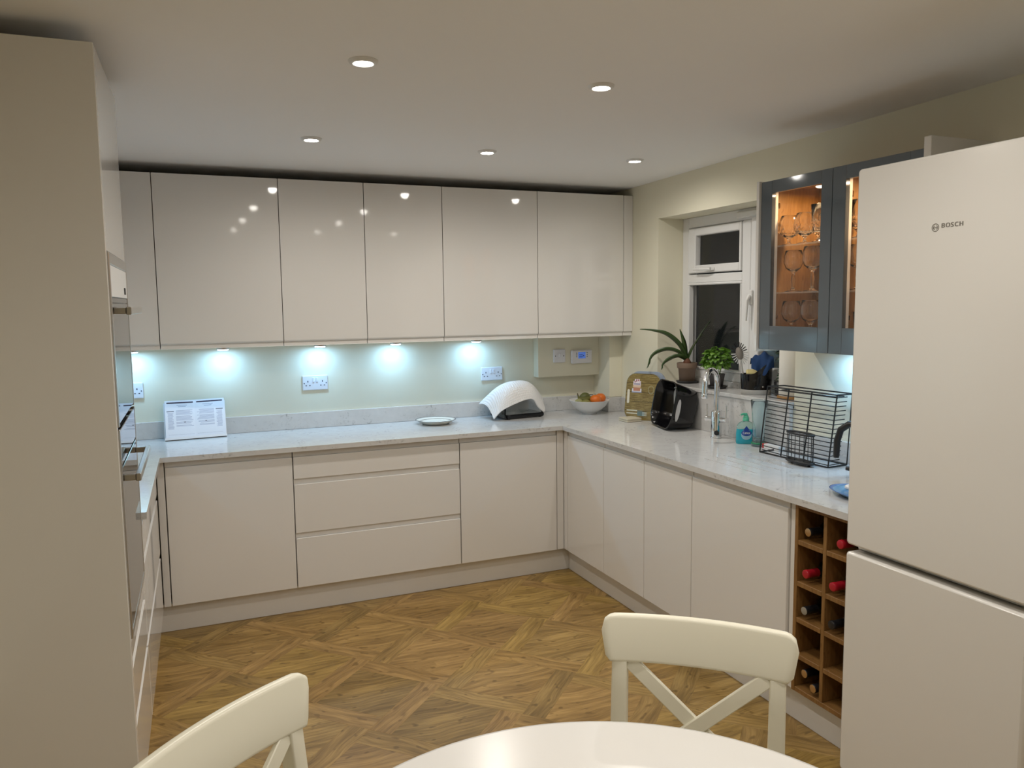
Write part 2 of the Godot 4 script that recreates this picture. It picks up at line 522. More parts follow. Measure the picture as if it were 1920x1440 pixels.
func base_units():
	var o = thing("base_cabinet", "white gloss single-door base cabinet beside the left corner, below the open book", "cabinet", Vector3(0.3, YP, -0.3), "base cabinets")
	back_carcass(o, 0.0, 0.6); back_front(o, "door", 0.0, 0.6, YP, YD); back_rail(o, 0.0, 0.6, YD, 0.858)
	o = thing("drawer_unit", "wide white gloss base unit with one shallow and two deep drawers", "cabinet", Vector3(1.05, YP, -0.3), "base cabinets")
	back_carcass(o, 0.6, 1.5)
	back_front(o, "drawer_front", 0.6, 1.5, 0.715, YD); back_rail(o, 0.6, 1.5, YD, 0.858)
	back_front(o, "drawer_front", 0.6, 1.5, 0.431, 0.686); back_rail(o, 0.6, 1.5, 0.686, 0.714)
	back_front(o, "drawer_front", 0.6, 1.5, YP, 0.403); back_rail(o, 0.6, 1.5, 0.403, 0.430)
	o = thing("base_cabinet", "white gloss single-door base cabinet between the wide drawers and the inner corner", "cabinet", Vector3(1.8, YP, -0.3), "base cabinets")
	back_carcass(o, 1.5, 2.1); back_front(o, "door", 1.5, 2.1, YP, YD); back_rail(o, 1.5, 2.1, YD, 0.858)
	# corner posts
	var b = MB.new()
	b.span(2.102, 2.143, YP, 0.858, -0.020, -0.002, 0.001)
	b.span(2.147, 2.165, YP, 0.858, -0.020, 0.040, 0.001)
	one("corner_post", b, M.gloss, "narrow white corner post where the window-side cabinets meet the drawer run", "corner post")
	b = MB.new()
	b.span(-0.034, -0.002, YP, 0.858, -0.020, -0.002, 0.001)
	one("corner_post", b, M.gloss, "narrow white corner post beside the oven-side drawers", "corner post")
	# right-hand run, fronts face -x at 2.145
	var xr = 2.145
	var rc = func(u, z0, z1, top):
		var c = MB.new(); c.span(xr + 0.023, 2.745, YP, top, z0 + 0.001, z1 - 0.001, 0.001)
		part(u, "carcass", c, M.carcass)
	var rd = func(u, z0, z1):
		var c = MB.new(); c.span(xr, xr + 0.020, YP, YD, z0 + 0.002, z1 - 0.002, 0.0016)
		part(u, "door", c, M.gloss)
		c = MB.new(); c.span(xr + 0.0095, xr + 0.0225, YD + 0.0008, 0.858, z0 + 0.002, z1 - 0.002, 0.0005)
		part(u, "handle_rail", c, M.rail)
	o = thing("base_cabinet", "white gloss corner base cabinet on the window side, left of the sink doors", "cabinet", Vector3(2.45, YP, 0.25), "base cabinets")
	rc.call(o, 0.045, 0.469, 0.80); rd.call(o, 0.045, 0.469)
	o = thing("sink_cabinet", "white gloss double-door base cabinet under the sink", "cabinet", Vector3(2.45, YP, 0.86), "base cabinets")
	rc.call(o, 0.469, 1.2536, 0.665); rd.call(o, 0.469, 0.8665); rd.call(o, 0.8665, 1.2536)
	o = thing("dishwasher_panel", "wide white gloss integrated appliance door next to the wine rack", "cabinet", Vector3(2.45, YP, 1.55), "base cabinets")
	rc.call(o, 1.2536, 1.850, 0.80); rd.call(o, 1.2536, 1.850)
	b = MB.new(); b.span(xr + 0.012, 2.745, YP, 0.858, 1.852, 1.876, 0.001)
	one("end_panel", b, M.carcass, "thin pale end panel between the appliance door and the wine rack", "panel")
	# left-hand run, in its own slightly turned frame: front at x = 0, body behind
	o = thing("drawer_unit", "white gloss drawer unit between the corner and the tall oven housing", "cabinet", Vector3.ZERO, "base cabinets")
	o.transform = left_frame * Transform3D(Basis(), Vector3(0, YP, 0.55))
	var lb = func(called, y0, y1, xa, xb, m, z0 = 0.045, z1 = 1.093):
		var c = MB.new(); c.span(xa, xb, y0 - YP, y1 - YP, z0 - 0.55, z1 - 0.55, 0.0015)
		lpart(o, called, c, m)
	lb.call("carcass", YP, 0.80, -0.60, -0.023, M.carcass)
	lb.call("drawer_front", 0.715, YD, -0.020, 0.0, M.gloss); lb.call("handle_rail", YD + 0.001, 0.858, -0.0225, -0.0095, M.rail)
	lb.call("drawer_front", 0.431, 0.686, -0.020, 0.0, M.gloss); lb.call("handle_rail", 0.687, 0.714, -0.0225, -0.0095, M.rail)
	lb.call("drawer_front", YP, 0.403, -0.020, 0.0, M.gloss); lb.call("handle_rail", 0.404, 0.430, -0.0225, -0.0095, M.rail)
	# plinths
	b = MB.new(); b.span(-0.08, 2.203, 0.0, 0.1405, -0.063, -0.045, 0.001)
	one("plinth", b, M.plinth, "long pale plinth along the floor under the drawer run", "plinth", "plinths")
	b = MB.new(); b.span(2.197, 2.215, 0.0, 0.1405, -0.044, 2.195, 0.001)
	one("plinth", b, M.plinth, "long pale plinth along the floor under the sink and wine rack", "plinth", "plinths")
	b = MB.new(); b.span(-0.075, -0.057, 0.0, 0.1405, -0.02, 1.66, 0.001)
	var p = one("plinth", b, M.plinth, "pale plinth along the floor under the oven housing", "plinth", "plinths")
	p.transform = left_frame

func csgbox(o, x0, x1, y0, y1, z0, z1, op = CSGShape3D.OPERATION_UNION):
	var c = CSGBox3D.new(); c.name = "piece"; o.add_child(c, true)
	c.size = Vector3(x1 - x0, y1 - y0, z1 - z0); c.position = Vector3(x0 + x1, y0 + y1, z0 + z1) / 2.0
	c.operation = op; c.material = M.quartz
	return c

func worktops():
	var w = CSGCombiner3D.new(); w.name = numbered("worktop"); add_child(w)
	tag(w, "pale marbled quartz worktop running round three sides of the kitchen", "worktop")
	csgbox(w, -0.70, 2.769, 0.8604, 0.885, -0.594, 0.024)
	csgbox(w, 2.125, 2.769, 0.8604, 0.885, -0.3, 2.192)
	var l = CSGBox3D.new(); l.name = "piece"; w.add_child(l, true); l.material = M.quartz
	l.size = Vector3(0.645, 0.0246, 1.39); l.transform = left_frame * Transform3D(Basis(), Vector3(0.0205 - 0.3225, 0.8727, 0.3985))
	# sink cut-out with rounded corners
	var h = CSGPolygon3D.new(); h.name = "piece"; w.add_child(h, true)
	h.polygon = PackedVector2Array(rrect(0.385, 0.548, 0.075, 8)); h.depth = 0.2; h.operation = CSGShape3D.OPERATION_SUBTRACTION
	h.transform = Transform3D(Basis(Vector3.RIGHT, -PI / 2), Vector3(2.428, 0.80, 0.865)); h.material = M.quartz
	# drainer grooves
	for k in 5:
		csgbox(w, 2.27 + k * 0.065, 2.278 + k * 0.065, 0.8825, 0.9, 1.17, 1.52, CSGShape3D.OPERATION_SUBTRACTION)
	# upstands
	var b = MB.new(); b.span(-0.69, 2.674, 0.8855, 0.979, -0.5945, -0.575, 0.0015)
	one("upstand", b, M.quartz, "long low marbled upstand behind the plate and toaster", "upstand", "quartz upstands")
	b = MB.new()
	b.span(2.657, 2.769, 0.8855, 0.979, -0.384, -0.366, 0.0015)
	b.span(2.657, 2.675, 0.8855, 0.979, -0.574, -0.384, 0.0015)
	one("upstand", b, M.quartz, "short marbled upstand round the pipe boxing behind the fruit bowl", "upstand", "quartz upstands")
	b = MB.new(); b.span(2.751, 2.769, 0.8855, 0.979, -0.365, 0.034, 0.0015)
	one("upstand", b, M.quartz, "short marbled upstand behind the chopping boards", "upstand", "quartz upstands")
	b = MB.new(); b.span(2.751, 2.769, 0.8855, 0.979, 1.187, 2.19, 0.0015)
	one("upstand", b, M.quartz, "marbled upstand behind the kettle, beyond the sill panel", "upstand", "quartz upstands")

# ---------------------------------------------------------------- wall units
func wall_door(o, x0, x1):
	var z = -0.257
	var prof = [Vector2(z, 2.260), Vector2(z, 1.417), Vector2(z - 0.002, 1.4125), Vector2(z - 0.006, 1.410), Vector2(z - 0.011, 1.408), Vector2(z - 0.0115, 1.388), Vector2(z - 0.005, 1.3855), Vector2(z - 0.020, 1.385), Vector2(z - 0.020, 2.260)]
	var b = MB.new()
	b.prism(prof, Vector3(x0 + 0.002, 0, 0), Vector3.BACK, Vector3.UP, Vector3(x1 - x0 - 0.004, 0, 0))
	part(o, "door", b, M.gloss)

func wall_units():
	var xs = [0.0088, 0.6118, 1.0626, 1.5098, 2.1064, 2.7023]
	var labels = ["wide white gloss wall cabinet above the open book", "narrow white gloss wall cabinet above the middle socket", "narrow white gloss wall cabinet above the small plate", "wide white gloss wall cabinet above the towel-covered appliance", "wide white gloss wall cabinet above the thermostat"]
	for k in 5:
		var o = thing("wall_cabinet", labels[k], "cabinet", Vector3((xs[k] + xs[k + 1]) / 2, 1.385, -0.42), "wall cabinets")
		var b = MB.new(); b.span(xs[k] + 0.001, xs[k + 1] - 0.001, 1.385, 2.255, -0.594, -0.279, 0.001)
		part(o, "carcass", b, M.carcass)
		wall_door(o, xs[k], xs[k + 1])
	var c = thing("wall_cabinet", "white gloss corner wall cabinet partly hidden by the oven housing", "cabinet", Vector3(-0.34, 1.385, -0.42), "wall cabinets")
	var b = MB.new(); b.span(-0.695, 0.0075, 1.385, 2.255, -0.594, -0.279, 0.001)
	part(c, "carcass", b, M.carcass)
	wall_door(c, -0.695, 0.0088)
	b = MB.new(); b.span(2.7045, 2.769, 1.412, 2.26, -0.277, -0.257, 0.001)
	b.span(2.7045, 2.769, 1.385, 1.412, -0.277, -0.268, 0.001)
	one("filler_panel", b, M.gloss, "slim white filler strip between the thermostat-side wall cabinet and the window wall", "panel")
	# wall cabinet over the oven-side worktop, with its own light
	c = thing("wall_cabinet", "white gloss wall cabinet above the oven-side worktop", "cabinet", Vector3(-0.52, 1.385, 0.42), "wall cabinets")
	b = MB.new(); b.span(-0.695, -0.365, 1.385, 2.255, -0.25, 1.06, 0.001)
	part(c, "carcass", b, M.carcass)
	b = MB.new(); b.span(-0.363, -0.343, 1.385, 2.26, -0.25, 1.06, 0.0016)
	part(c, "door", b, M.gloss)
	var g = "under-cabinet puck lights"
	var under = [[-0.134, "lit puck light under the corner wall cabinet"], [0.316, "lit puck light above the open book"], [0.838, "lit puck light above the middle socket"], [1.281, "lit puck light above the small plate"], [1.79, "lit puck light above the socket by the draped towel"]]
	for u in under: puck(Vector3(u[0], 1.3845, -0.488), u[1], g)
	puck(Vector3(-0.50, 1.3845, 0.45), "lit puck light over the oven-side worktop", g)

func glazed_cabinets():
	var zs = [1.307, 1.711, 2.119]
	var labels = ["grey-framed glass wall cabinet with lit glasses next to the window", "grey-framed glass wall cabinet partly behind the fridge freezer"]
	var y0 = 1.386; var y1 = 2.104; var xf = 2.45; var xb = 2.769
	for k in 2:
		var z0 = zs[k]; var z1 = zs[k + 1]
		var o = thing("glass_cabinet", labels[k], "cabinet", Vector3(2.61, y0, (z0 + z1) / 2), "glazed wall cabinets")
		var panel = func(called, a, b2, c, d, e, f, m):
			var q = MB.new(); q.span(a, b2, c, d, e, f, 0.001); part(o, called, q, m)
		panel.call("side_panel", xf + 0.022, xb, y0 + 0.01, y1, z0 + 0.001, z0 + 0.017, M.oak)
		panel.call("side_panel", xf + 0.022, xb, y0 + 0.01, y1, z1 - 0.017, z1 - 0.001, M.oak)
		panel.call("back_panel", xb - 0.012, xb, y0 + 0.01, y1, z0 + 0.0175, z1 - 0.0175, M.oak)
		panel.call("top_panel", xf + 0.022, xb - 0.0125, y1 - 0.016, y1, z0 + 0.0175, z1 - 0.0175, M.oak)
		panel.call("bottom_panel", xf + 0.022, xb - 0.0125, y0 + 0.01, y0 + 0.026, z0 + 0.0175, z1 - 0.0175, M.oak)
		for y in [1.832, 1.633]:
			panel.call("glass_shelf", xf + 0.035, xb - 0.013, y - 0.007, y, z0 + 0.018, z1 - 0.018, M.shelf_glass)
			for z in [z0 + 0.022, z1 - 0.022]:
				panel.call("shelf_peg", xf + 0.05, xf + 0.06, y - 0.014, y - 0.0075, z - 0.004, z + 0.004, M.steel)
		# door: four frame members, bead and pane
		var d = MB.new()
		var w = 0.066; var a = z0 + 0.0015; var c = z1 - 0.0015
		d.span(xf, xf + 0.02, y0, y1, a, a + w, 0.0012)
		d.span(xf, xf + 0.02, y0, y1, c - w + 0.01, c, 0.0012)
		d.span(xf, xf + 0.02, y1 - 0.052, y1, a + w, c - w + 0.01, 0.0012)
		d.span(xf, xf + 0.02, y0, y0 + 0.102, a + w, c - w + 0.01, 0.0012)
		var door = part(o, "door_frame", d, M.grey_frame)
		d = MB.new(); d.span(xf + 0.006, xf + 0.010, y0 + 0.102, y1 - 0.052, a + w, c - w + 0.01, 0)
		part(door, "pane", d, M.pane)
		d = MB.new()
		d.span(xf + 0.0205, xf + 0.036, y0 + 0.09, y1 - 0.045, a + w - 0.012, a + w - 0.001, 0.001)
		part(door, "inner_edge", d, M.white)
		for y in [y1 - 0.10, y0 + 0.14]:
			d = MB.new()
			d.span(xf + 0.021, xf + 0.075, y - 0.012, y + 0.012, a + 0.018, a + 0.036, 0.003)
			d.span(xf + 0.021, xf + 0.034, y - 0.018, y + 0.018, a + 0.0185, a + w - 0.012, 0.002)
			part(o, "hinge", d, M.chrome)
	var b = MB.new(); b.span(2.440, 2.769, 1.375, 2.109, 1.288, 1.305, 0.0015)
	one("end_panel", b, M.gloss, "slim white end panel on the window side of the glass cabinets", "panel")
	b = MB.new(); b.span(2.440, 2.769, 1.375, 2.140, 2.121, 2.150, 0.0015)
	one("end_panel", b, M.gloss, "white end panel rising above the glass cabinet by the fridge freezer", "panel")
	puck(Vector3(2.60, 2.0875, 1.51), "warm puck light inside the glass cabinet next to the window", "cabinet interior lights", true, 0.20)
	puck(Vector3(2.60, 2.0875, 1.915), "warm puck light inside the glass cabinet behind the fridge freezer", "cabinet interior lights", true, 0.20)
	puck(Vector3(2.664, 1.3955, 1.565), "lit puck light under the glass cabinet next to the window", "under-cabinet puck lights")
	puck(Vector3(2.664, 1.3955, 1.93), "lit puck light under the glass cabinet behind the fridge freezer", "under-cabinet puck lights")

# ---------------------------------------------------------------- tall oven housing
func tall_unit():
	var z0 = 1.10; var z1 = 1.675; var zc = 1.39
	var o = thing("oven_housing", "tall white gloss oven housing with a plain side panel", "cabinet", Vector3.ZERO)
	var base = left_frame * Transform3D(Basis(), Vector3(0, 0, zc))
	o.transform = base
	var add = func(own, called, xa, xb, y0, y1, za, zb, m, ch = 0.0016):
		var b = MB.new(); b.span(xa, xb, y0, y1, za - zc, zb - zc, ch)
		return lpart(own, called, b, m)
	add.call(o, "side_panel", -0.645, 0.0, 0.0, 2.288, z1 + 0.001, z1 + 0.021, M.gloss)
	add.call(o, "side_panel", -0.645, -0.023, 0.142, 2.285, z0, z0 + 0.016, M.carcass)
	add.call(o, "back_panel", -0.645, -0.62, 0.142, 2.285, z0 + 0.0165, z1, M.carcass)
	add.call(o, "top_panel", -0.619, -0.023, 1.765, 2.285, z0 + 0.0165, z1, M.carcass)
	add.call(o, "bottom_panel", -0.619, -0.023, 0.142, 0.64, z0 + 0.0165, z1, M.carcass)
	add.call(o, "door", -0.020, 0.0, 1.752, 2.288, z0 + 0.001, z1 - 0.001, M.gloss)
	add.call(o, "drawer_front", -0.020, 0.0, 0.431, 0.575, z0 + 0.001, z1 - 0.001, M.gloss)
	add.call(o, "drawer_front", -0.020, 0.0, YP, 0.400, z0 + 0.001, z1 - 0.001, M.gloss)
	add.call(o, "handle_rail", -0.0225, -0.0095, 0.576, 0.605, z0 + 0.002, z1 - 0.002, M.rail)
	add.call(o, "handle_rail", -0.0225, -0.0095, 0.401, 0.430, z0 + 0.002, z1 - 0.002, M.rail)
	add.call(o, "fascia", -0.020, 0.0, 0.606, 0.655, z0 + 0.001, z1 - 0.001, M.gloss)
	var handle = func(own, y, za, zb):
		var b = MB.new()
		b.span(0.034, 0.048, y - 0.011, y + 0.011, za - zc, zb - zc, 0.002)
		for z in [za + 0.012, zb - 0.012]:
			b.span(0.002, 0.0345, y - 0.009, y + 0.009, z - zc - 0.008, z - zc + 0.008, 0.002)
		lpart(own, "handle", b, M.steel)
	# built-in microwave
	o = thing("microwave_oven", "built-in steel framed microwave in the upper part of the tall housing", "microwave")
	o.transform = base
	add.call(o, "body", -0.50, -0.0235, 1.272, 1.748, z0 + 0.03, z1 - 0.02, M.black, 0.002)
	var fr = MB.new()
	fr.span(-0.023, 0.004, 1.268, 1.75, z0 + 0.002 - zc, z0 + 0.022 - zc, 0.002)
	fr.span(-0.023, 0.004, 1.268, 1.75, z1 - 0.022 - zc, z1 - 0.002 - zc, 0.002)
	fr.span(-0.023, 0.004, 1.718, 1.75, z0 + 0.022 - zc, z1 - 0.022 - zc, 0.002)
	lpart(o, "frame", fr, M.steel)
	add.call(o, "control_panel", -0.023, 0.003, 1.628, 1.717, z0 + 0.0225, z1 - 0.0225, M.white)
	add.call(o, "display_strip", -0.023, 0.0025, 1.612, 1.6275, z0 + 0.0225, z1 - 0.0225, M.black_gloss)
	add.call(o, "button", 0.0025, 0.006, 1.640, 1.662, z0 + 0.10, z0 + 0.13, M.black)
	add.call(o, "door_glass", -0.023, 0.003, 1.275, 1.6115, z0 + 0.0225, z1 - 0.0225, M.oven_glass)
	handle.call(o, 1.590, z0 + 0.05, z1 - 0.05)
	# built-in oven
	o = thing("oven", "built-in steel and glass oven below the microwave", "oven")
	o.transform = base
	add.call(o, "body", -0.55, -0.0235, 0.668, 1.262, z0 + 0.03, z1 - 0.02, M.black, 0.002)
	fr = MB.new()
	fr.span(-0.023, 0.004, 0.66, 1.262, z0 + 0.002 - zc, z0 + 0.018 - zc, 0.002)
	fr.span(-0.023, 0.004, 0.66, 1.262, z1 - 0.018 - zc, z1 - 0.002 - zc, 0.002)
	fr.span(-0.023, 0.004, 0.66, 0.682, z0 + 0.018 - zc, z1 - 0.018 - zc, 0.002)
	lpart(o, "frame", fr, M.steel)
	add.call(o, "control_panel", -0.023, 0.003, 1.158, 1.258, z0 + 0.0185, z1 - 0.0185, M.oven_glass)
	add.call(o, "door_glass", -0.023, 0.003, 0.683, 1.150, z0 + 0.0185, z1 - 0.0185, M.oven_glass)
	handle.call(o, 1.118, z0 + 0.04, z1 - 0.04)

# ---------------------------------------------------------------- fridge
func fridge():
	var xf = 2.06; var z0 = 2.205; var z1 = 2.805
	var o = thing("fridge_freezer", "tall white fridge freezer standing past the wine rack", "fridge", Vector3(2.4, 0, 2.505))
	var b = MB.new(); b.span(2.128, 2.72, 0.03, 1.985, z0 + 0.004, z1 - 0.004, 0.004)
	part(o, "body", b, M.fridge)
	var door = func(called, y0, y1):
		var q = MB.new()
		var rings = []
		for s in [[0.0, 0.007], [0.0025, 0.0025], [0.007, 0.0], [0.059, 0.0], [0.062, 0.003]]:
			var ring = []
			for p in rrect(z1 - z0 - 2 * s[1], y1 - y0 - 2 * s[1], 0.010, 5):
				ring.append(Vector3(xf + s[0], (y0 + y1) / 2 + p.y, (z0 + z1) / 2 + p.x))
			rings.append(ring)
		q.loft(rings)
		return part(o, called, q, M.fridge)
	var up = door.call("fridge_door", 0.808, 1.998)
	door.call("freezer_door", 0.035, 0.783)
	b = MB.new(); b.span(2.1225, 2.1275, 0.04, 1.98, z0 + 0.012, z1 - 0.012, 0)
	part(o, "gasket", b, M.dark_gap)
	b = MB.new(); b.span(2.112, 2.122, 0.784, 0.807, z0 + 0.002, z1 - 0.002, 0.002)
	part(o, "grip_recess", b, mat(lin(0.78, 0.76, 0.72), 0.4))
	for z in [z0 + 0.05, z1 - 0.05]:
		b = MB.new(); b.lathe([[0.0, 0.0], [0.02, 0.0], [0.02, 0.029, 1], [0.0, 0.029, 1]], 12, Transform3D(Basis(), Vector3(2.2, 0.0005, z)))
		part(o, "foot", b, M.rubber)
	# lettering and round emblem on the upper door
	var grey = mat(lin(0.18, 0.165, 0.14), 0.3)
	var tm = TextMesh.new(); tm.text = "BOSCH"; tm.depth = 0.0008; tm.font_size = 64; tm.pixel_size = 0.00026
	var sf = SystemFont.new(); sf.font_names = PackedStringArray(["Droid Sans"]); sf.font_weight = 700
	tm.font = sf; tm.material = grey
	var t = MeshInstance3D.new(); t.name = "lettering"; t.mesh = tm; up.add_child(t)
	t.position = Vector3(xf - 0.0003, 1.7985, 2.539); t.rotation.y = -PI / 2
	var s = tm.get_aabb().size
	t.scale = Vector3(0.066 / s.x, 0.0125 / s.y, 1)
	b = MB.new()
	var path = []
	for k in 24: path.append(Vector3(xf - 0.0002, 1.795 + 0.0105 * cos(TAU * k / 24), 2.487 + 0.0105 * sin(TAU * k / 24)))
	b.tube(path, 0.0011, 6, true)
	for sgn in [-1, 1]:
		var arc = []
		for k in 9: arc.append(Vector3(xf - 0.0002, 1.795 + 0.0062 * sin(-1.0 + 2.0 * k / 8), 2.487 + sgn * 0.0062 * cos(-1.0 + 2.0 * k / 8)))
		b.tube(arc, 0.0011, 6)
	b.span(xf - 0.001, xf + 0.001, 1.7942, 1.7958, 2.481, 2.493, 0)
	part(up, "emblem", b, grey)

# ---------------------------------------------------------------- wine rack and bottles
func wine_rack():
	var x0 = 2.150; var z0 = 1.879; var z1 = 2.190; var y0 = 0.1425; var y1 = 0.857
	var o = thing("wine_rack", "oak wine rack of two columns of square cells beside the fridge freezer", "wine rack", Vector3(2.4, y0, 2.03))
	var panel = func(called, a, b2, c, d, e, f):
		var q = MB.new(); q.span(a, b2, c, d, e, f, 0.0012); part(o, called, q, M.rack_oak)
	panel.call("side_panel", x0, 2.68, y0, y1, z0, z0 + 0.016)
	panel.call("side_panel", x0, 2.68, y0, y1, z1 - 0.016, z1)
	panel.call("back_panel", 2.66, 2.68, y0, y1, z0 + 0.0165, z1 - 0.0165)
	panel.call("divider", x0 + 0.001, 2.659, y0 + 0.0185, y1 - 0.0165, 2.0165, 2.0325)
	panel.call("top_panel", x0 + 0.001, 2.659, y1 - 0.016, y1, z0 + 0.0165, z1 - 0.0165)
	panel.call("bottom_panel", x0 + 0.001, 2.659, y0, y0 + 0.018, z0 + 0.0165, z1 - 0.0165)
	var tops = [0.722, 0.566, 0.428, 0.290]
	for t in tops:
		panel.call("shelf", x0 + 0.001, 2.659, t - 0.018, t, z0 + 0.0165, 2.016)
		panel.call("shelf", x0 + 0.001, 2.659, t - 0.018, t, 2.033, z1 - 0.0165)
	var g = "wine bottles lying in the oak rack"
	var dark = mat(lin(0.008, 0.012, 0.008), 0.06)
	var red = mat(lin(0.42, 0.012, 0.025), 0.28)
	var gold = mat(lin(0.55, 0.36, 0.18), 0.3, 0.8)
	var blk = mat(lin(0.014, 0.014, 0.016), 0.3)
	var paper = mat(lin(0.42, 0.38, 0.28), 0.7)
	var rpaper = mat(lin(0.30, 0.035, 0.03), 0.6)
	var clear = glassmat(Color(0.9, 0.8, 0.75), 0.25)
	var bottle = func(x, y, z, label, body, capm, endm, lab, k = 1.0):
		var p = thing("wine_bottle", label, "bottle", Vector3(x + 0.15, y - 0.037, z), g)
		var t = Transform3D(Basis(Vector3.BACK, PI / 2), Vector3(x, y, z))  # local y points to -x
		var q = MB.new()
		q.lathe([[0.0, -0.300], [0.036 * k, -0.298], [0.0368 * k, -0.28], [0.0368 * k, -0.115], [0.034 * k, -0.095], [0.022, -0.078], [0.0148, -0.062], [0.0143, -0.03]], 24, t)
		part(p, "bottle_body", q, body)
		q = MB.new()
		q.lathe([[0.0150, -0.058], [0.0152, -0.016], [0.0160, -0.014], [0.0160, -0.002], [0.0145, 0.0]], 20, t)
		part(p, "capsule", q, capm)
		q = MB.new(); q.lathe([[0.0146, 0.0], [0.012, 0.0008], [0.0, 0.0008]], 20, t)
		part(p, "capsule_end", q, endm)
		if lab:
			q = MB.new(); q.lathe([[0.0372, -0.24], [0.0372, -0.135]], 24, t)
			part(p, "paper_label", q, lab)
	bottle.call(2.158, 0.7595, 1.936, "dark wine bottle with gold cap end in the top cell by the panel", dark, blk, gold, paper)
	bottle.call(2.152, 0.7595, 2.092, "red-capped wine bottle in the top cell by the fridge", dark, red, red, null)
	bottle.call(2.152, 0.6035, 1.934, "red-capped wine bottle in the second cell by the end panel", dark, red, red, null)
	bottle.call(2.143, 0.6035, 2.072, "red-capped wine bottle in the second cell by the fridge", dark, red, red, null)
	bottle.call(2.151, 0.4655, 1.934, "black-capped wine bottle with a pale ring on its end", dark, blk, mat(lin(0.30, 0.27, 0.22), 0.4), null)
	bottle.call(2.143, 0.4655, 2.072, "pale wine bottle with dark cap and red neck band", clear, blk, blk, rpaper)
	bottle.call(2.160, 0.2235, 1.934, "gold-ended wine bottle lying on another in the bottom cell", dark, blk, gold, null, 0.81)
	bottle.call(2.152, 0.1910, 1.986, "gold-ended wine bottle lying on the floor of the bottom cell", dark, blk, gold, null, 0.81)

# ---------------------------------------------------------------- sink and tap
func sink_and_tap():
	var o = thing("sink", "undermounted steel sink with two bowls in the worktop", "sink", Vector3(2.428, 0.67, 0.865))
	var bowl = func(z0, z1):
		var b = MB.new()
		var cx = 2.428; var cz = (z0 + z1) / 2; var w = 0.365; var d = z1 - z0
		var ring = func(y, k, r):
			var out = []
			for p in rrect(w - k, d - k, r, 5): out.append(Vector3(cx + p.x, y, cz - p.y))
			return out
		# inside, rim, outside
		var rs = [ring.call(0.702, 0.08, 0.05), ring.call(0.706, 0.05, 0.055), ring.call(0.72, 0.03, 0.06), ring.call(0.857, 0.012, 0.06), ring.call(0.8595, 0.0, 0.065), ring.call(0.857, -0.002, 0.066), ring.call(0.718, 0.024, 0.062), ring.call(0.700, 0.06, 0.055)]
		rs.reverse()
		b.loft(rs)
		return part(o, "bowl", b, M.sink)
	for z in [[0.604, 0.858], [0.872, 1.126]]:
		var bw = bowl.call(z[0], z[1])
		var b = MB.new(); b.lathe([[0.042, 0.7022], [0.040, 0.7045], [0.030, 0.7035], [0.0, 0.7035]], 20, Transform3D(Basis(), Vector3(2.428, 0, (z[0] + z[1]) / 2)))
		part(bw, "waste", b, M.chrome)
	# chrome mixer tap
	var tx = 2.662; var tz = 0.748
	o = thing("mixer_tap", "chrome swan-neck mixer tap with two levers behind the sink", "tap", Vector3(tx, 0.885, tz))
	var b = MB.new()
	b.lathe([[0.0, 0.0005], [0.029, 0.0005], [0.030, 0.004], [0.0275, 0.007, 1], [0.0275, 0.135], [0.024, 0.142], [0.0165, 0.146], [0.0, 0.146]], 28)
	lpart(o, "body", b, M.chrome)
	var dir = Vector3(-0.88, 0, 0.47).normalized()     # the spout swings over the sink
	var path = [Vector3(0, 0.14, 0), Vector3(0, 0.285, 0)]
	for k in 13:
		var a = PI * k / 12
		path.append(Vector3(0, 0.29 + 0.072 * sin(a), 0) + dir * 0.072 * (1.0 - cos(a)))
	path.append(Vector3(0, 0.235, 0) + dir * 0.147)
	b = MB.new(); b.tube(path, 0.0145, 16)
	lpart(o, "spout", b, M.chrome)
	b = MB.new(); b.lathe([[0.0, 0.222], [0.014, 0.222], [0.0165, 0.224], [0.0165, 0.246], [0.0148, 0.248]], 18, Transform3D(Basis(), dir * 0.1475))
	lpart(o, "aerator", b, M.chrome)
	var side = Vector3(0.30, 0, 0.954)
	for s in [-1, 1]:
		b = MB.new()
		b.tube([side * 0.02 * s + Vector3(0, 0.098, 0), side * 0.052 * s + Vector3(0, 0.098, 0), side * 0.064 * s + Vector3(0, 0.098, 0)], [0.0125, 0.0125, 0.015], 14)
		var lv = lpart(o, "lever", b, M.chrome)
		b = MB.new()
		b.tube([side * 0.057 * s + Vector3(0, 0.105, 0), side * 0.059 * s + Vector3(0, 0.175, 0)], 0.0042, 8)
		lpart(lv, "pin", b, M.chrome)
	b = MB.new(); b.lathe([[0.0, 0.0], [0.013, 0.0], [0.013, 0.003, 1], [0.0, 0.003, 1]], 18, Transform3D(Basis(Vector3.BACK, PI / 2), Vector3(-0.0268, 0.03, 0)) )
	var badge = lpart(o, "badge", b, M.rubber)
	badge.rotation.y = 0.95

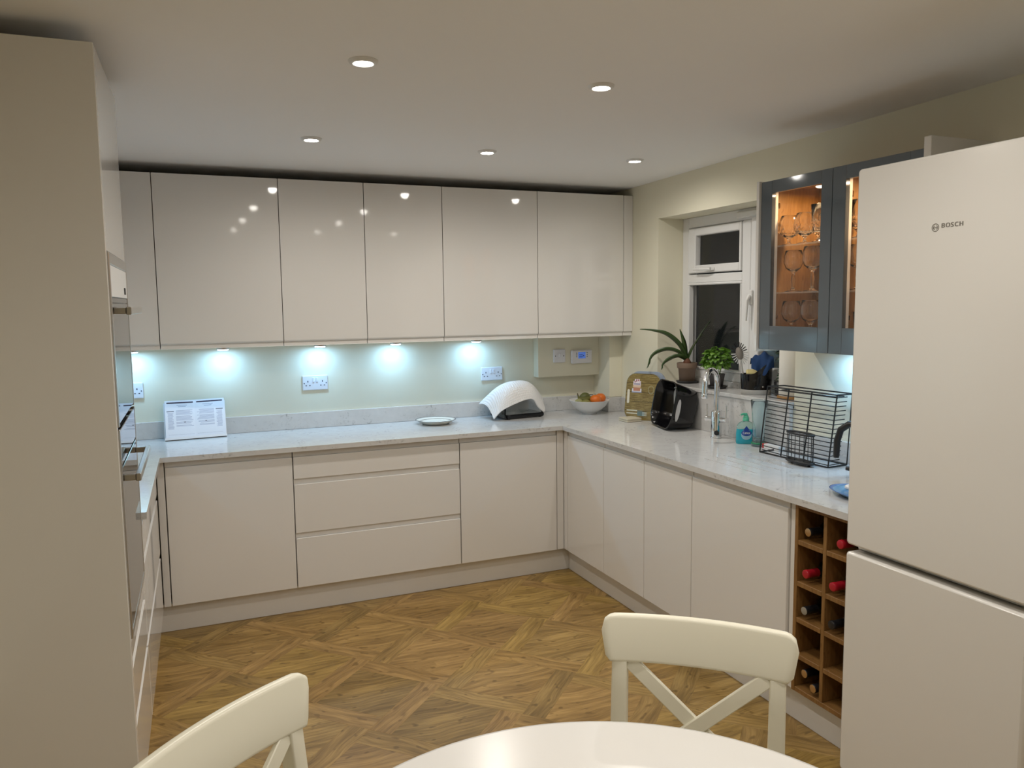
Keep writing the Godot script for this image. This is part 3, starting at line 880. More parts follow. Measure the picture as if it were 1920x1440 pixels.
# ---------------------------------------------------------------- table and chairs
func table_and_chairs():
	var o = thing("round_table", "round white dining table with a smooth top", "table", Vector3(0.6205, 0, 3.2313))
	var b = MB.new()
	b.lathe([[0.0, 0.712], [0.545, 0.712], [0.556, 0.716], [0.561, 0.725], [0.5605, 0.733], [0.556, 0.739], [0.549, 0.7405, 1], [0.0, 0.7405]], 96)
	lpart(o, "tabletop", b, M.table)
	b = MB.new()
	b.lathe([[0.0, 0.03], [0.10, 0.032], [0.06, 0.07], [0.045, 0.16], [0.05, 0.60], [0.075, 0.66], [0.16, 0.69], [0.17, 0.7115], [0.0, 0.7115, 1]], 32)
	lpart(o, "pedestal", b, M.table)
	for k in 4:
		var a = PI / 4 + PI / 2 * k + 0.78
		b = MB.new()
		var d = Vector3(cos(a), 0, sin(a))
		b.tube([d * 0.04 + Vector3(0, 0.09, 0), d * 0.15 + Vector3(0, 0.055, 0), d * 0.235 + Vector3(0, 0.023, 0)], [0.032, 0.028, 0.021], 12)
		lpart(o, "foot", b, M.table)
	var c = chair()
	c.position = Vector3(1.0965, 0, 2.724) + Vector3(-0.657, 0, 0.754) * 0.21
	c.rotation.y = atan2(-0.657, 0.754)
	tag(c, "cream cross-back dining chair on the fridge side of the round table", "chair", "cross-back dining chairs")
	var d2 = c.duplicate(); d2.name = numbered("dining_chair"); add_child(d2)
	d2.position = Vector3(0.120, 0, 2.724) + Vector3(0.65, 0, 0.757) * 0.21
	d2.rotation.y = atan2(0.65, 0.757)
	tag(d2, "cream cross-back dining chair on the oven side of the round table", "chair", "cross-back dining chairs")

func chair():
	# sits facing +z, back at -z
	var o = thing("dining_chair", "", "chair")
	var lean = func(y): return -0.165 - maxf(0.0, y - 0.44) * 0.125   # z of the back plane
	var sag = func(x): return 0.028 * (x * x / 0.0441)                  # ends of the backrest come forward
	# curved top rail
	var b = MB.new()
	var rings = []
	var N = 40
	for i in N + 1:
		var u = -1.0 + 2.0 * i / N
		var hw = 0.213
		var e = (1.0 - absf(u)) * hw                      # distance from the end
		var rt = 0.036; var rb = 0.012
		var top = 0.910 - (0.0 if e >= rt else rt - sqrt(maxf(0.0, rt * rt - (rt - e) * (rt - e))))
		var bot = 0.806 + (0.0 if e >= rb else rb - sqrt(maxf(0.0, rb * rb - (rb - e) * (rb - e))))
		var ring = []
		var th = 0.0105 if e > 0.012 else 0.0105 * sqrt(maxf(0.02, e / 0.012 * (2.0 - e / 0.012)))
		for p in rrect(th * 2, top - bot, th * 0.75, 3):
			var y = (top + bot) / 2 + p.y
			var x = u * (hw - (0.910 - y) * 0.17)
			ring.append(Vector3(x, y, lean.call(y) + sag.call(x) + p.x))
		rings.append(ring)
	rings.reverse()
	b.loft(rings)
	lpart(o, "backrest", b, M.chair)
	# rear legs running up into the back posts, front legs
	for s in [-1, 1]:
		b = MB.new()
		var rs = []
		for q in [[0.0, 0.017, -0.225], [0.20, 0.018, -0.19], [0.44, 0.0185, -0.165], [0.62, 0.0175, -0.182], [0.808, 0.0165, -0.203]]:
			var ring = []
			for p in rrect(q[1] * 2, q[1] * 2.0, 0.004, 2):
				ring.append(Vector3(s * (0.168 - 0.006 * (1.0 - q[0])) + p.x, q[0], q[2] - p.y + 0.0))
			rs.append(ring)
		b.loft(rs)
		lpart(o, "leg", b, M.chair)
		b = MB.new()
		rs = []
		for q in [[0.0, 0.014], [0.43, 0.019]]:
			var ring = []
			for p in rrect(q[1] * 2, q[1] * 2, 0.004, 2):
				ring.append(Vector3(s * 0.178 + p.x, q[0], 0.18 - p.y))
			rs.append(ring)
		b.loft(rs)
		lpart(o, "leg", b, M.chair)
		b = MB.new(); b.span(s * 0.172 - 0.009, s * 0.172 + 0.009, 0.385, 0.428, -0.145, 0.16, 0.002)
		lpart(o, "seat_rail", b, M.chair)
	# crossing slats
	for s in [-1, 1]:
		b = MB.new()
		var a = Vector3(s * 0.148, 0.806, lean.call(0.806) + 0.010); var c = Vector3(-s * 0.148, 0.556, lean.call(0.556) + 0.004)
		var dir = (c - a).normalized(); var n = Vector3(0, 0.11, 1).normalized(); var w = dir.cross(n).normalized()
		var t = Transform3D(Basis(w, dir, w.cross(dir)), (a + c) / 2)
		b.box(Vector3(0, 0, 0.0035 * s), Vector3(0.032, (c - a).length(), 0.012), 0.002, t)
		lpart(o, "cross_slat", b, M.chair)
	b = MB.new(); b.span(-0.152, 0.152, 0.524, 0.557, -0.186, -0.166, 0.003)
	lpart(o, "lower_rail", b, M.chair)
	b = MB.new()
	var outline = []
	for p in rrect(0.415, 0.385, 0.05, 6): outline.append(Vector2(p.x * (1.0 + p.y * 0.18), p.y))
	b.prism(outline, Vector3(0, 0.4285, 0.03), Vector3.RIGHT, Vector3.BACK, Vector3(0, 0.022, 0), true)
	lpart(o, "seat", b, M.chair)
	return o

# ---------------------------------------------------------------- sockets, switch, thermostat
func wall_plates():
	var z = -0.5945
	var plastic = mat(lin(0.80, 0.80, 0.84), 0.3)
	var slot = mat(lin(0.03, 0.03, 0.05), 0.6)
	var labels = ["white double socket between the book and the plate", "white double socket behind the draped towel", "white double socket half hidden by the oven housing"]
	var k = 0
	for c in [[0.819, 1.150], [1.930, 1.152], [-0.166, 1.154]]:
		var o = thing("double_socket", labels[k], "socket", Vector3(c[0], c[1] - 0.043, z), "double wall sockets")
		k += 1
		var b = MB.new()
		b.span(c[0] - 0.073, c[0] + 0.073, c[1] - 0.043, c[1] + 0.043, z, z + 0.010, 0.0035)
		part(o, "faceplate", b, plastic)
		for s in [-1, 1]:
			b = MB.new(); b.span(c[0] + s * 0.010 - 0.006, c[0] + s * 0.010 + 0.006, c[1] + 0.003, c[1] + 0.030, z + 0.0102, z + 0.0145, 0.002)
			part(o, "rocker_switch", b, plastic)
			var h = MB.new()
			var hx = c[0] + s * 0.042
			h.span(hx - 0.0025, hx + 0.0025, c[1] + 0.003, c[1] + 0.013, z + 0.0098, z + 0.0104, 0)
			h.span(hx - 0.0145, hx - 0.0065, c[1] - 0.018, c[1] - 0.0135, z + 0.0098, z + 0.0104, 0)
			h.span(hx + 0.0065, hx + 0.0145, c[1] - 0.018, c[1] - 0.0135, z + 0.0098, z + 0.0104, 0)
			part(o, "pin_holes", h, slot)
			h = MB.new(); h.lathe([[0.0034, 0.0], [0.0034, 0.0006], [0.0, 0.0006]], 10, Transform3D(Basis(Vector3.RIGHT, PI / 2), Vector3(c[0] + s * 0.063, c[1] - 0.003, z + 0.0099)))
			part(o, "screw", h, slot)
	var zb = -0.5245
	var o = thing("light_switch", "small square white switch beside the thermostat", "switch", Vector3(2.377, 1.210, zb))
	var b = MB.new(); b.span(2.334, 2.420, 1.210, 1.296, zb, zb + 0.012, 0.0035)
	part(o, "faceplate", b, plastic)
	b = MB.new(); b.span(2.370, 2.384, 1.243, 1.270, zb + 0.0122, zb + 0.0165, 0.002)
	part(o, "rocker_switch", b, plastic)
	b = MB.new()
	for x in [2.347, 2.407]:
		b.lathe([[0.0034, 0.0], [0.0034, 0.0006], [0.0, 0.0006]], 10, Transform3D(Basis(Vector3.RIGHT, PI / 2), Vector3(x, 1.253, zb + 0.0119)))
	part(o, "screws", b, slot)
	o = thing("thermostat", "white heating thermostat with small blue screen", "thermostat", Vector3(2.535, 1.200, zb))
	b = MB.new(); b.span(2.460, 2.610, 1.200, 1.287, zb, zb + 0.026, 0.005)
	part(o, "case", b, plastic)
	b = MB.new(); b.span(2.506, 2.560, 1.232, 1.274, zb + 0.0255, zb + 0.0268, 0.0004)
	var lit = mat(lin(0.10, 0.20, 0.60), 0.2); lit.emission_enabled = true; lit.emission = lin(0.10, 0.22, 0.75); lit.emission_energy_multiplier = 0.35
	var scr = part(o, "screen", b, lit)
	b = MB.new()
	for q in [[2.519, 1.243], [2.533, 1.243], [2.519, 1.256], [2.533, 1.256], [2.545, 1.250]]:
		b.span(q[0] - 0.004, q[0] + 0.004, q[1] - 0.003, q[1] + 0.003, zb + 0.0267, zb + 0.0271, 0)
	part(scr, "digits", b, mat(lin(0.02, 0.04, 0.20), 0.4))
	b = MB.new()
	for q in [[2.494, 1.268], [2.494, 1.256], [2.494, 1.244], [2.572, 1.268], [2.572, 1.256], [2.572, 1.244]]:
		b.span(q[0] - 0.004, q[0] + 0.004, q[1] - 0.003, q[1] + 0.003, zb + 0.0258, zb + 0.0275, 0.0006)
	part(o, "buttons", b, mat(lin(0.20, 0.24, 0.32), 0.5))

# ---------------------------------------------------------------- things on the drawer-run worktop
const W := 0.8853
func page_image(flip: bool):
	var im = Image.create(256, 320, false, Image.FORMAT_RGB8)
	im.fill(Color(0.90, 0.91, 0.94))
	var rng = RandomNumberGenerator.new(); rng.seed = 8 if flip else 3
	var ink = Color(0.62, 0.64, 0.72)
	var r = func(x, y, w, h, c):
		im.fill_rect(Rect2i(256 - x - w if flip else x, y, w, h), c)
	r.call(16, 14, 226, 11, Color(0.13, 0.11, 0.22))
	r.call(100, 40, 90, 4, ink); r.call(112, 52, 66, 4, ink)
	r.call(14, 88, 62, 6, Color(0.25, 0.26, 0.33))
	for k in 20:
		r.call(20 + rng.randi() % 6, 104 + k * 7, 34 + rng.randi() % 20, 3, ink)
	for k in 20:
		if k in [6, 13, 17]: continue
		r.call(92, 84 + k * 7, 120 + rng.randi() % 30, 3, ink)
	r.call(158, 183, 14, 5, Color(0.1, 0.1, 0.12))
	r.call(24, 288, 220, 2, Color(0.72, 0.74, 0.78))
	return ImageTexture.create_from_image(im)

func smoothgrid(ctrl, nu, nv):
	# Catmull-Rom through a grid of control points
	var R = ctrl.size(); var C = ctrl[0].size()
	var cr = func(p0, p1, p2, p3, t): return p1.cubic_interpolate(p2, p0, p3, t)
	var out = []
	for j in nv + 1:
		var v = float(j) / nv * (R - 1); var r = mini(int(v), R - 2); var fv = v - r
		var line = []
		for c in C:
			line.append(cr.call(ctrl[maxi(r - 1, 0)][c], ctrl[r][c], ctrl[r + 1][c], ctrl[mini(r + 2, R - 1)][c], fv))
		var row = []
		for i in nu + 1:
			var u = float(i) / nu * (C - 1); var k = mini(int(u), C - 2); var fu = u - k
			row.append(cr.call(line[maxi(k - 1, 0)], line[k], line[k + 1], line[mini(k + 2, C - 1)], fu))
		out.append(row)
	return out

func worktop_things():
	# open book standing against the wall
	var o = thing("recipe_book", "open white printed booklet leaning on the wall in a clear stand", "book", Vector3(0.158, W, -0.50))
	var bl = Vector3(0.008, W + 0.011, -0.470); var br = Vector3(0.311, W + 0.011, -0.492)
	var up = Vector3(0.0, 0.197, -0.073)
	var out = (br - bl).cross(up).normalized()
	var mid = (bl + br) / 2 + out * -0.006
	var white = mat(lin(0.80, 0.81, 0.83), 0.35)
	var page = func(a, c, flip):
		var b = MB.new()
		var w = -out * 0.005
		b.quad(a + w, c + w, c + w + up, a + w + up) if false else null
		b.prism([Vector2(0, 0), Vector2(1, 0), Vector2(1, 1), Vector2(0, 1)], a - out * 0.006, c - a, up, out * 0.0055)
		var pg = part(o, "page_block", b, white)
		b = MB.new(); b.flat(); b.uvquad(a, c, c + up, a + up)
		var m = mat(Color.WHITE, 0.4); m.albedo_texture = page_image(flip)
		part(pg, "printed_page", b, m)
	page.call(bl, mid, false)
	page.call(mid, br, true)
	var b = MB.new()
	var sx = (br - bl).normalized()
	b.prism([Vector2(-0.006, -0.006), Vector2(0.309, -0.006), Vector2(0.309, 0.200), Vector2(-0.006, 0.200)], bl - out * 0.013, sx, up.normalized(), -out * 0.004)
	part(o, "stand_back", b, white)
	b = MB.new()
	b.prism([Vector2(-0.006, -0.008), Vector2(0.309, -0.008), Vector2(0.309, -0.0045), Vector2(-0.006, -0.0045)], bl - out * 0.017, sx, up.normalized(), out * 0.024)
	b.prism([Vector2(-0.006, -0.008), Vector2(0.309, -0.008), Vector2(0.309, 0.004), Vector2(-0.006, 0.004)], bl + out * 0.0045, sx, up.normalized(), out * 0.003)
	part(o, "stand_lip", b, white)
	# plate with a dark rim line
	var cream = mat(lin(0.80, 0.78, 0.70), 0.15)
	var line = mat(lin(0.05, 0.05, 0.06), 0.3)
	o = thing("side_plate", "shallow cream plate with dark rim line on the worktop", "plate", Vector3(1.492, W, -0.405))
	b = MB.new()
	b.lathe([[0.0, 0.002], [0.068, 0.002], [0.072, 0.0, 1], [0.077, 0.0], [0.082, 0.004], [0.104, 0.017], [0.120, 0.0245], [0.1215, 0.0262, 1], [0.119, 0.0268], [0.103, 0.0200, 1], [0.083, 0.0125], [0.072, 0.0085, 1], [0.0, 0.0075]], 48)
	lpart(o, "plate_body", b, cream)
	b = MB.new(); b.lathe([[0.1195, 0.0244], [0.1222, 0.0262], [0.1192, 0.0272], [0.1160, 0.0262]], 48)
	lpart(o, "rim_line", b, line)
	b = MB.new(); b.lathe([[0.0935, 0.0175], [0.0905, 0.0165]], 48)
	lpart(o, "inner_line", b, line)
	# black-based appliance with a slanted clear front
	o = thing("countertop_toaster", "black countertop appliance with slanted clear front under a white towel", "appliance", Vector3(2.045, W, -0.45))
	b = MB.new()
	var rot = Basis(Vector3.UP, 0.12)
	var T = Transform3D(rot, Vector3(2.045, W, -0.45))
	b.box(Vector3(0, 0.016, 0), Vector3(0.285, 0.024, 0.19), 0.006, T)
	part(o, "base", b, M.black_gloss)
	b = MB.new()
	for x in [-0.12, 0.12]:
		for zz in [-0.075, 0.075]:
			b.lathe([[0.0, 0.0], [0.01, 0.0], [0.01, 0.006, 1]], 10, T * Transform3D(Basis(), Vector3(x, 0, zz)))
	part(o, "feet", b, M.rubber)
	b = MB.new()
	b.prism([Vector2(-0.095, 0.028), Vector2(-0.03, 0.028), Vector2(-0.03, 0.165), Vector2(-0.075, 0.165)], T * Vector3(-0.10, 0, 0), T.basis.z, Vector3.UP, T.basis.x * 0.20)
	part(o, "housing", b, M.steel)
	b = MB.new()
	b.prism([Vector2(-0.130, 0.0), Vector2(0.130, 0.0), Vector2(0.095, 0.14), Vector2(-0.095, 0.14)], T * Vector3(0, 0.029, 0.082), T.basis.x, (T.basis.y * 0.14 - T.basis.z * 0.07).normalized(), T.basis.z * 0.003)
	part(o, "clear_front", b, pane(0.10))
	b = MB.new()
	for s in [-1, 1]:
		b.tube([T * Vector3(s * 0.135, 0.028, 0.083), T * Vector3(s * 0.098, 0.155, 0.02)], 0.005, 8)
	b.tube([T * Vector3(-0.098, 0.155, 0.02), T * Vector3(0.098, 0.155, 0.02)], 0.006, 8)
	part(o, "front_frame", b, M.black_gloss)
	b = MB.new(); b.lathe([[0.0, 0.0], [0.013, 0.0], [0.013, 0.012, 1], [0.0, 0.012, 1]], 14, T * Transform3D(Basis(Vector3.RIGHT, PI / 2), Vector3(-0.118, 0.017, 0.096)))
	part(o, "knob", b, M.black)
	# towel laid over it
	var V = func(x, y, zz): return Vector3(x, y, zz)
	var ctrl = [
		[V.call(1.838, 0.897, -0.325), V.call(1.885, 0.945, -0.318), V.call(1.955, 0.978, -0.315), V.call(2.045, 1.005, -0.318), V.call(2.098, 1.003, -0.325), V.call(2.130, 0.955, -0.325), V.call(2.175, 0.918, -0.335)],
		[V.call(1.840, 0.925, -0.365), V.call(1.890, 1.000, -0.352), V.call(1.955, 1.056, -0.345), V.call(2.040, 1.075, -0.345), V.call(2.105, 1.060, -0.350), V.call(2.150, 1.005, -0.360), V.call(2.195, 0.935, -0.370)],
		[V.call(1.832, 0.965, -0.415), V.call(1.890, 1.047, -0.405), V.call(1.955, 1.092, -0.40), V.call(2.040, 1.106, -0.40), V.call(2.110, 1.092, -0.405), V.call(2.165, 1.042, -0.41), V.call(2.208, 0.965, -0.42)],
		[V.call(1.822, 0.975, -0.47), V.call(1.885, 1.050, -0.46), V.call(1.955, 1.092, -0.455), V.call(2.045, 1.104, -0.455), V.call(2.118, 1.092, -0.46), V.call(2.178, 1.045, -0.465), V.call(2.232, 0.985, -0.47)],
		[V.call(1.815, 0.968, -0.515), V.call(1.880, 1.020, -0.520), V.call(1.955, 1.050, -0.525), V.call(2.045, 1.060, -0.528), V.call(2.125, 1.050, -0.528), V.call(2.190, 1.015, -0.525), V.call(2.262, 0.972, -0.515)],
	]
	var nu = 144; var nv = 96
	var g = smoothgrid(ctrl, nu, nv)
	b = MB.new(); b.smooth()
	# waffle weave: real little hollows between raised ribs, and a thickness
	var top = []
	for j in nv + 1:
		var row = []
		for i in nu + 1:
			var du = g[j][mini(i + 1, nu)] - g[j][maxi(i - 1, 0)]; var dv = g[mini(j + 1, nv)][i] - g[maxi(j - 1, 0)][i]
			var n = du.cross(dv).normalized()
			if n.y < 0 and absf(n.y) > 0.2: n = -n
			if n.z < 0 and absf(n.y) <= 0.2: n = -n
			var rib = 0.0 if (i % 4 in [1, 2] and j % 4 in [1, 2]) else 0.0045
			row.append(g[j][i] + n * (rib + 0.002))
		top.append(row)
	for j in nv:
		for i in nu:
			var a = top[j][i]; var c = top[j][i + 1]; var d = top[j + 1][i + 1]; var e = top[j + 1][i]
			b.quad(a, c, d, e)
			b.quad(g[j + 1][i], g[j + 1][i + 1], g[j][i + 1], g[j][i])
	b.smooth()
	for i in nu:
		b.quad(g[0][i], g[0][i + 1], top[0][i + 1], top[0][i])
		b.quad(g[nv][i + 1], g[nv][i], top[nv][i], top[nv][i + 1])
	for j in nv:
		b.quad(g[j + 1][0], g[j][0], top[j][0], top[j + 1][0])
		b.quad(g[j][nu], g[j + 1][nu], top[j + 1][nu], top[j][nu])
	var cloth = mat(lin(0.80, 0.79, 0.78), 0.9)
	cloth.rim_enabled = true; cloth.rim = 0.3
	one("tea_towel", b, cloth, "white waffle-weave tea towel draped over the black appliance", "towel")
	# fruit bowl
	o = thing("fruit_bowl", "wide white fruit bowl in the corner below the thermostat", "bowl", Vector3(2.515, W, -0.365))
	b = MB.new()
	b.lathe([[0.0, 0.003], [0.040, 0.003], [0.042, 0.0, 1], [0.048, 0.0], [0.049, 0.010, 1], [0.075, 0.024], [0.105, 0.050], [0.127, 0.086], [0.1295, 0.0885], [0.126, 0.0885], [0.101, 0.0535], [0.072, 0.029], [0.040, 0.016], [0.0, 0.014]], 48)
	lpart(o, "bowl_body", b, M.white)
	var ball = func(called, label, cat, at, r, sy, m, stalk = null, turn = Basis()):
		var f = thing(called, label, cat, at)
		f.basis = turn
		var q = MB.new()
		var prof = []
		for k in 15:
			var a = -PI / 2 + PI * k / 14
			var rr = r * cos(a); var yy = r * sy * sin(a)
			if sy > 1.15 and a > 0: rr *= 1.0 - 0.35 * sin(a) * sin(a)
			if sy < 1.0 and absf(a) > 1.2: yy *= 0.93
			prof.append([maxf(rr, 0.0), yy])
		q.lathe(prof, 24)
		lpart(f, "flesh", q, m)
		if stalk:
			q = MB.new(); q.tube([Vector3(0, r * sy * 0.88, 0), Vector3(0.004, r * sy + 0.014, 0.002), Vector3(0.010, r * sy + 0.022, 0.002)], [0.003, 0.0022, 0.002], 6)
			lpart(f, "stalk", q, stalk)
		return f
	var orange = mat(lin(0.75, 0.17, 0.015), 0.4)
	var bark = mat(lin(0.07, 0.05, 0.02), 0.8)
	var avo = mat(lin(0.11, 0.12, 0.03), 0.5)
	var pear = mat(lin(0.22, 0.20, 0.05), 0.45)
	var bowl_c = Vector3(2.515, W, -0.365)
	ball.call("tangerine", "bright orange tangerine at the front of the fruit bowl", "fruit", bowl_c + Vector3(0.020, 0.094, 0.046), 0.036, 0.85, orange)
	ball.call("tangerine", "bright orange tangerine behind the other in the fruit bowl", "fruit", bowl_c + Vector3(0.080, 0.096, 0.002), 0.035, 0.88, orange)
	ball.call("avocado", "dark green avocado on top at the back of the fruit bowl", "fruit", bowl_c + Vector3(-0.012, 0.104, -0.040), 0.028, 1.35, avo, bark, Basis(Vector3.BACK, -1.25))
	ball.call("pear", "olive pear lying at the front edge of the fruit bowl", "fruit", bowl_c + Vector3(-0.050, 0.072, 0.046), 0.027, 1.4, pear, bark, Basis(Vector3.BACK, 1.45))
	ball.call("pear", "pale olive pear lying at the rim of the fruit bowl beside the banana stem", "fruit", bowl_c + Vector3(-0.082, 0.078, 0.012), 0.024, 1.2, mat(lin(0.33, 0.32, 0.13), 0.45), null, Basis(Vector3.BACK, 1.2))
	o = thing("banana", "green-brown banana with dark stem lying across the fruit bowl", "fruit", bowl_c + Vector3(-0.03, 0.090, 0.0))
	b = MB.new()
	b.tube([Vector3(-0.052, 0.030, 0.0), Vector3(-0.048, 0.014, 0.002), Vector3(-0.030, 0.006, 0.008), Vector3(0.0, 0.004, 0.014), Vector3(0.035, 0.008, 0.014), Vector3(0.062, 0.016, 0.006), Vector3(0.07, 0.019, 0.002)], [0.004, 0.008, 0.0145, 0.0165, 0.0155, 0.009, 0.003], 10)
	lpart(o, "skin", b, mat(lin(0.13, 0.13, 0.025), 0.5))
	b = MB.new(); b.tube([Vector3(-0.051, 0.026, 0.0), Vector3(-0.055, 0.045, -0.002)], [0.0045, 0.003], 8)
	lpart(o, "stem", b, bark)

# ---------------------------------------------------------------- boards, bowl, soap
func board_image():
	var im = Image.create(256, 320, false, Image.FORMAT_RGB8)
	var n = FastNoiseLite.new(); n.seed = 6; n.frequency = 0.02; n.fractal_octaves = 3
	for y in 320:
		for x in 256:
			var t = 0.5 + 0.9 * n.get_noise_2d(x * 0.6, y * 7.0) + 0.2 * n.get_noise_2d(x * 3.0, y * 3.0)
			var seam = 0.55 if (y % 64) < 3 else 1.0
			im.set_pixel(x, y, Color(0.44, 0.37, 0.20).lerp(Color(0.62, 0.55, 0.34), clampf(t, 0, 1)) * Color(seam, seam, seam))
	var disc = func(cx, cy, rx, ry, c):
		for y in range(int(cy - ry), int(cy + ry) + 1):
			for x in range(int(cx - rx), int(cx + rx) + 1):
				if x >= 0 and y >= 0 and x < 256 and y < 320 and pow((x - cx) / rx, 2) + pow((y - cy) / ry, 2) <= 1.0: im.set_pixel(x, y, c)
	# a printed little cake on a saucer
	disc.call(80, 118, 36, 14, Color(0.55, 0.58, 0.70)); disc.call(80, 114, 34, 11, Color(0.86, 0.86, 0.90))
	disc.call(80, 100, 25, 20, Color(0.74, 0.52, 0.42)); disc.call(80, 86, 29, 10, Color(0.86, 0.76, 0.66))
	disc.call(68, 66, 16, 15, Color(0.88, 0.84, 0.88)); disc.call(92, 66, 16, 15, Color(0.85, 0.80, 0.84)); disc.call(80, 54, 18, 16, Color(0.92, 0.88, 0.90))
	disc.call(76, 48, 3, 8, Color(0.50, 0.12, 0.18)); disc.call(90, 46, 3, 6, Color(0.62, 0.22, 0.26)); disc.call(64, 56, 3, 5, Color(0.55, 0.2, 0.25))
	disc.call(80, 72, 22, 4, Color(0.62, 0.60, 0.68))
	# printed fork and knife
	im.fill_rect(Rect2i(14, 252, 80, 8), Color(0.80, 0.80, 0.74)); im.fill_rect(Rect2i(94, 254, 40, 6), Color(0.42, 0.46, 0.44))
	im.fill_rect(Rect2i(14, 272, 84, 8), Color(0.82, 0.82, 0.76)); disc.call(122, 276, 26, 14, Color(0.40, 0.48, 0.48))
	for k in 4: im.fill_rect(Rect2i(132, 265 + k * 7, 34, 3), Color(0.78, 0.82, 0.80))
	# printed loops of pale script
	for k in 40:
		var a = TAU * k / 40.0
		disc.call(186 + 20 * cos(a), 108 + 26 * sin(a), 2, 2, Color(0.66, 0.66, 0.52))
	for k in 26: disc.call(70 + k * 5, 190 + 7 * sin(k * 1.3), 2, 2, Color(0.40, 0.36, 0.22))
	return ImageTexture.create_from_image(im)

func sill_things():
	# two boards leaning in the corner
	var img = mat(Color.WHITE, 0.2); img.albedo_texture = board_image()
	var mk = func(called, label, foot, along, width, height, lean, edge, printed):
		var o = thing(called, label, "chopping board", foot, "boards leaning by the washing-up bowl")
		var ax = along.normalized()
		var back = Vector3(-ax.z, 0, ax.x)
		if back.x < 0: back = -back
		var up = (Vector3.UP * cos(lean) + back * sin(lean)).normalized()
		var nrm = ax.cross(up).normalized()
		if nrm.dot(back) < 0: nrm = -nrm
		var out = []
		for p in rrect(width, height, 0.06, 7): out.append(Vector2(p.x * (1.0 - 0.06 * (p.y / height)), p.y + height / 2))
		var b = MB.new(); b.prism(out, foot, ax, up, nrm * 0.008, false)
		part(o, "board", b, edge)
		if printed:
			var f = MB.new(); f.flat()
			var c = foot + up * height / 2 - nrm * 0.0004
			var uvp = func(q): return Vector2(0.5 + q.x / width, 1.0 - q.y / height)
			for k in out.size():
				var q0 = out[k]; var q1 = out[(k + 1) % out.size()]
				var P0 = foot + ax * q0.x * 0.985 + up * (height / 2 + (q0.y - height / 2) * 0.985) - nrm * 0.0004
				var P1 = foot + ax * q1.x * 0.985 + up * (height / 2 + (q1.y - height / 2) * 0.985) - nrm * 0.0004
				f.uvtri(c, P0, P1, Vector2(0.5, 0.5), uvp.call(q0), uvp.call(q1))
			part(o, "printed_face", f, printed)
			f = MB.new()
			var hole = []
			for p in rrect(0.016, 0.085, 0.0078, 5): hole.append(p)
			f.prism(hole, foot + ax * (-width / 2 + 0.020) + up * height * 0.50 - nrm * 0.0006, ax, up, nrm * 0.0004)
			part(o, "grip_slot", f, mat(lin(0.72, 0.70, 0.60), 0.5))
		return o
	mk.call("chopping_board", "wood-patterned board with a printed cake and fork leaning by the black bowl", Vector3(2.640, W, 0.055), Vector3(0.155, 0, 0.245), 0.23, 0.285, 0.14, mat(lin(0.30, 0.32, 0.30), 0.15), img)
	mk.call("chopping_board", "blue-grey edged board leaning behind the wood-patterned board", Vector3(2.672, W, 0.052), Vector3(0.155, 0, 0.245), 0.235, 0.295, 0.12, mat(lin(0.34, 0.40, 0.50), 0.15), null)
	# two square cream coasters in front of the boards
	for k in 2:
		var b = MB.new()
		b.box(Vector3(2.572, W + 0.0055 + 0.0112 * k, 0.040), Vector3(0.10, 0.010, 0.10), 0.002, Transform3D(Basis(), Vector3.ZERO))
		one("coaster", b, mat(lin(0.62, 0.57, 0.44), 0.5), ["lower cream square coaster at the foot of the boards", "upper cream square coaster at the foot of the boards"][k], "coaster", "stacked coasters")
	# washing-up bowl tipped on its side, mouth towards the room
	var o = thing("washing_up_bowl", "black plastic washing-up bowl standing on its side by the tap", "bowl", Vector3(2.615, W, 0.335))
	var ax = Vector3(-0.079, 0, 0.329).normalized()            # along its lower edge
	var nrm = Vector3(-0.97, 0, -0.233)                         # out of the mouth
	var tilt = 0.20
	var up2 = (Vector3.UP * cos(tilt) - nrm * sin(tilt)).normalized()
	var axis = (nrm * cos(tilt) + Vector3.UP * sin(tilt)).normalized()
	var Wd = 0.335; var Hd = 0.270
	var centre = Vector3(2.578, W + 0.006, 0.335) + up2 * Hd / 2
	var ring = func(k, depth, r, lift = 0.0):
		var out = []
		for p in rrect(Wd * k, Hd * k, r * k, 7): out.append(centre + ax * p.x + up2 * (p.y + lift) - axis * depth)
		return out
	var b = MB.new()
	var rs = [ring.call(1.0, 0.004, 0.085), ring.call(1.0, 0.0, 0.085), ring.call(0.975, -0.002, 0.085), ring.call(0.945, 0.006, 0.085), ring.call(0.88, 0.05, 0.08), ring.call(0.77, 0.132, 0.075), ring.call(0.68, 0.146, 0.07), ring.call(0.30, 0.148, 0.05)]
	var ro = [ring.call(0.30, 0.152, 0.05), ring.call(0.70, 0.151, 0.07), ring.call(0.80, 0.137, 0.075), ring.call(0.91, 0.05, 0.08), ring.call(0.965, 0.012, 0.085), ring.call(1.0, 0.004, 0.085)]
	b.loft(ro + rs.slice(1), true, true)
	part(o, "shell", b, mat(lin(0.004, 0.004, 0.005), 0.14))
	# room-side grip hole: light showing through is painted as a pale oval
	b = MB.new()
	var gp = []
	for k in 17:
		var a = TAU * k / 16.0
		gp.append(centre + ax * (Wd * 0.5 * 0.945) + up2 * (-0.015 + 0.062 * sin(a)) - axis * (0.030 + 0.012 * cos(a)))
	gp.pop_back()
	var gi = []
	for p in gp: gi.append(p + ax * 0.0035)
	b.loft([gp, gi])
	part(o, "grip_hole_light", b, mat(lin(0.55, 0.54, 0.53), 0.4))
	# soap bottle
	var sp = Vector3(2.690, W, 0.945)
	o = thing("soap_bottle", "clear hand soap bottle with blue-green liquid behind the sink", "bottle", sp)
	o.rotation.y = -0.56
	var sect = func(w, d, y, r):
		var out = []
		for p in rrect(w, d, r, 4): out.append(Vector3(p.x, y, -p.y))
		return out
	b = MB.new()
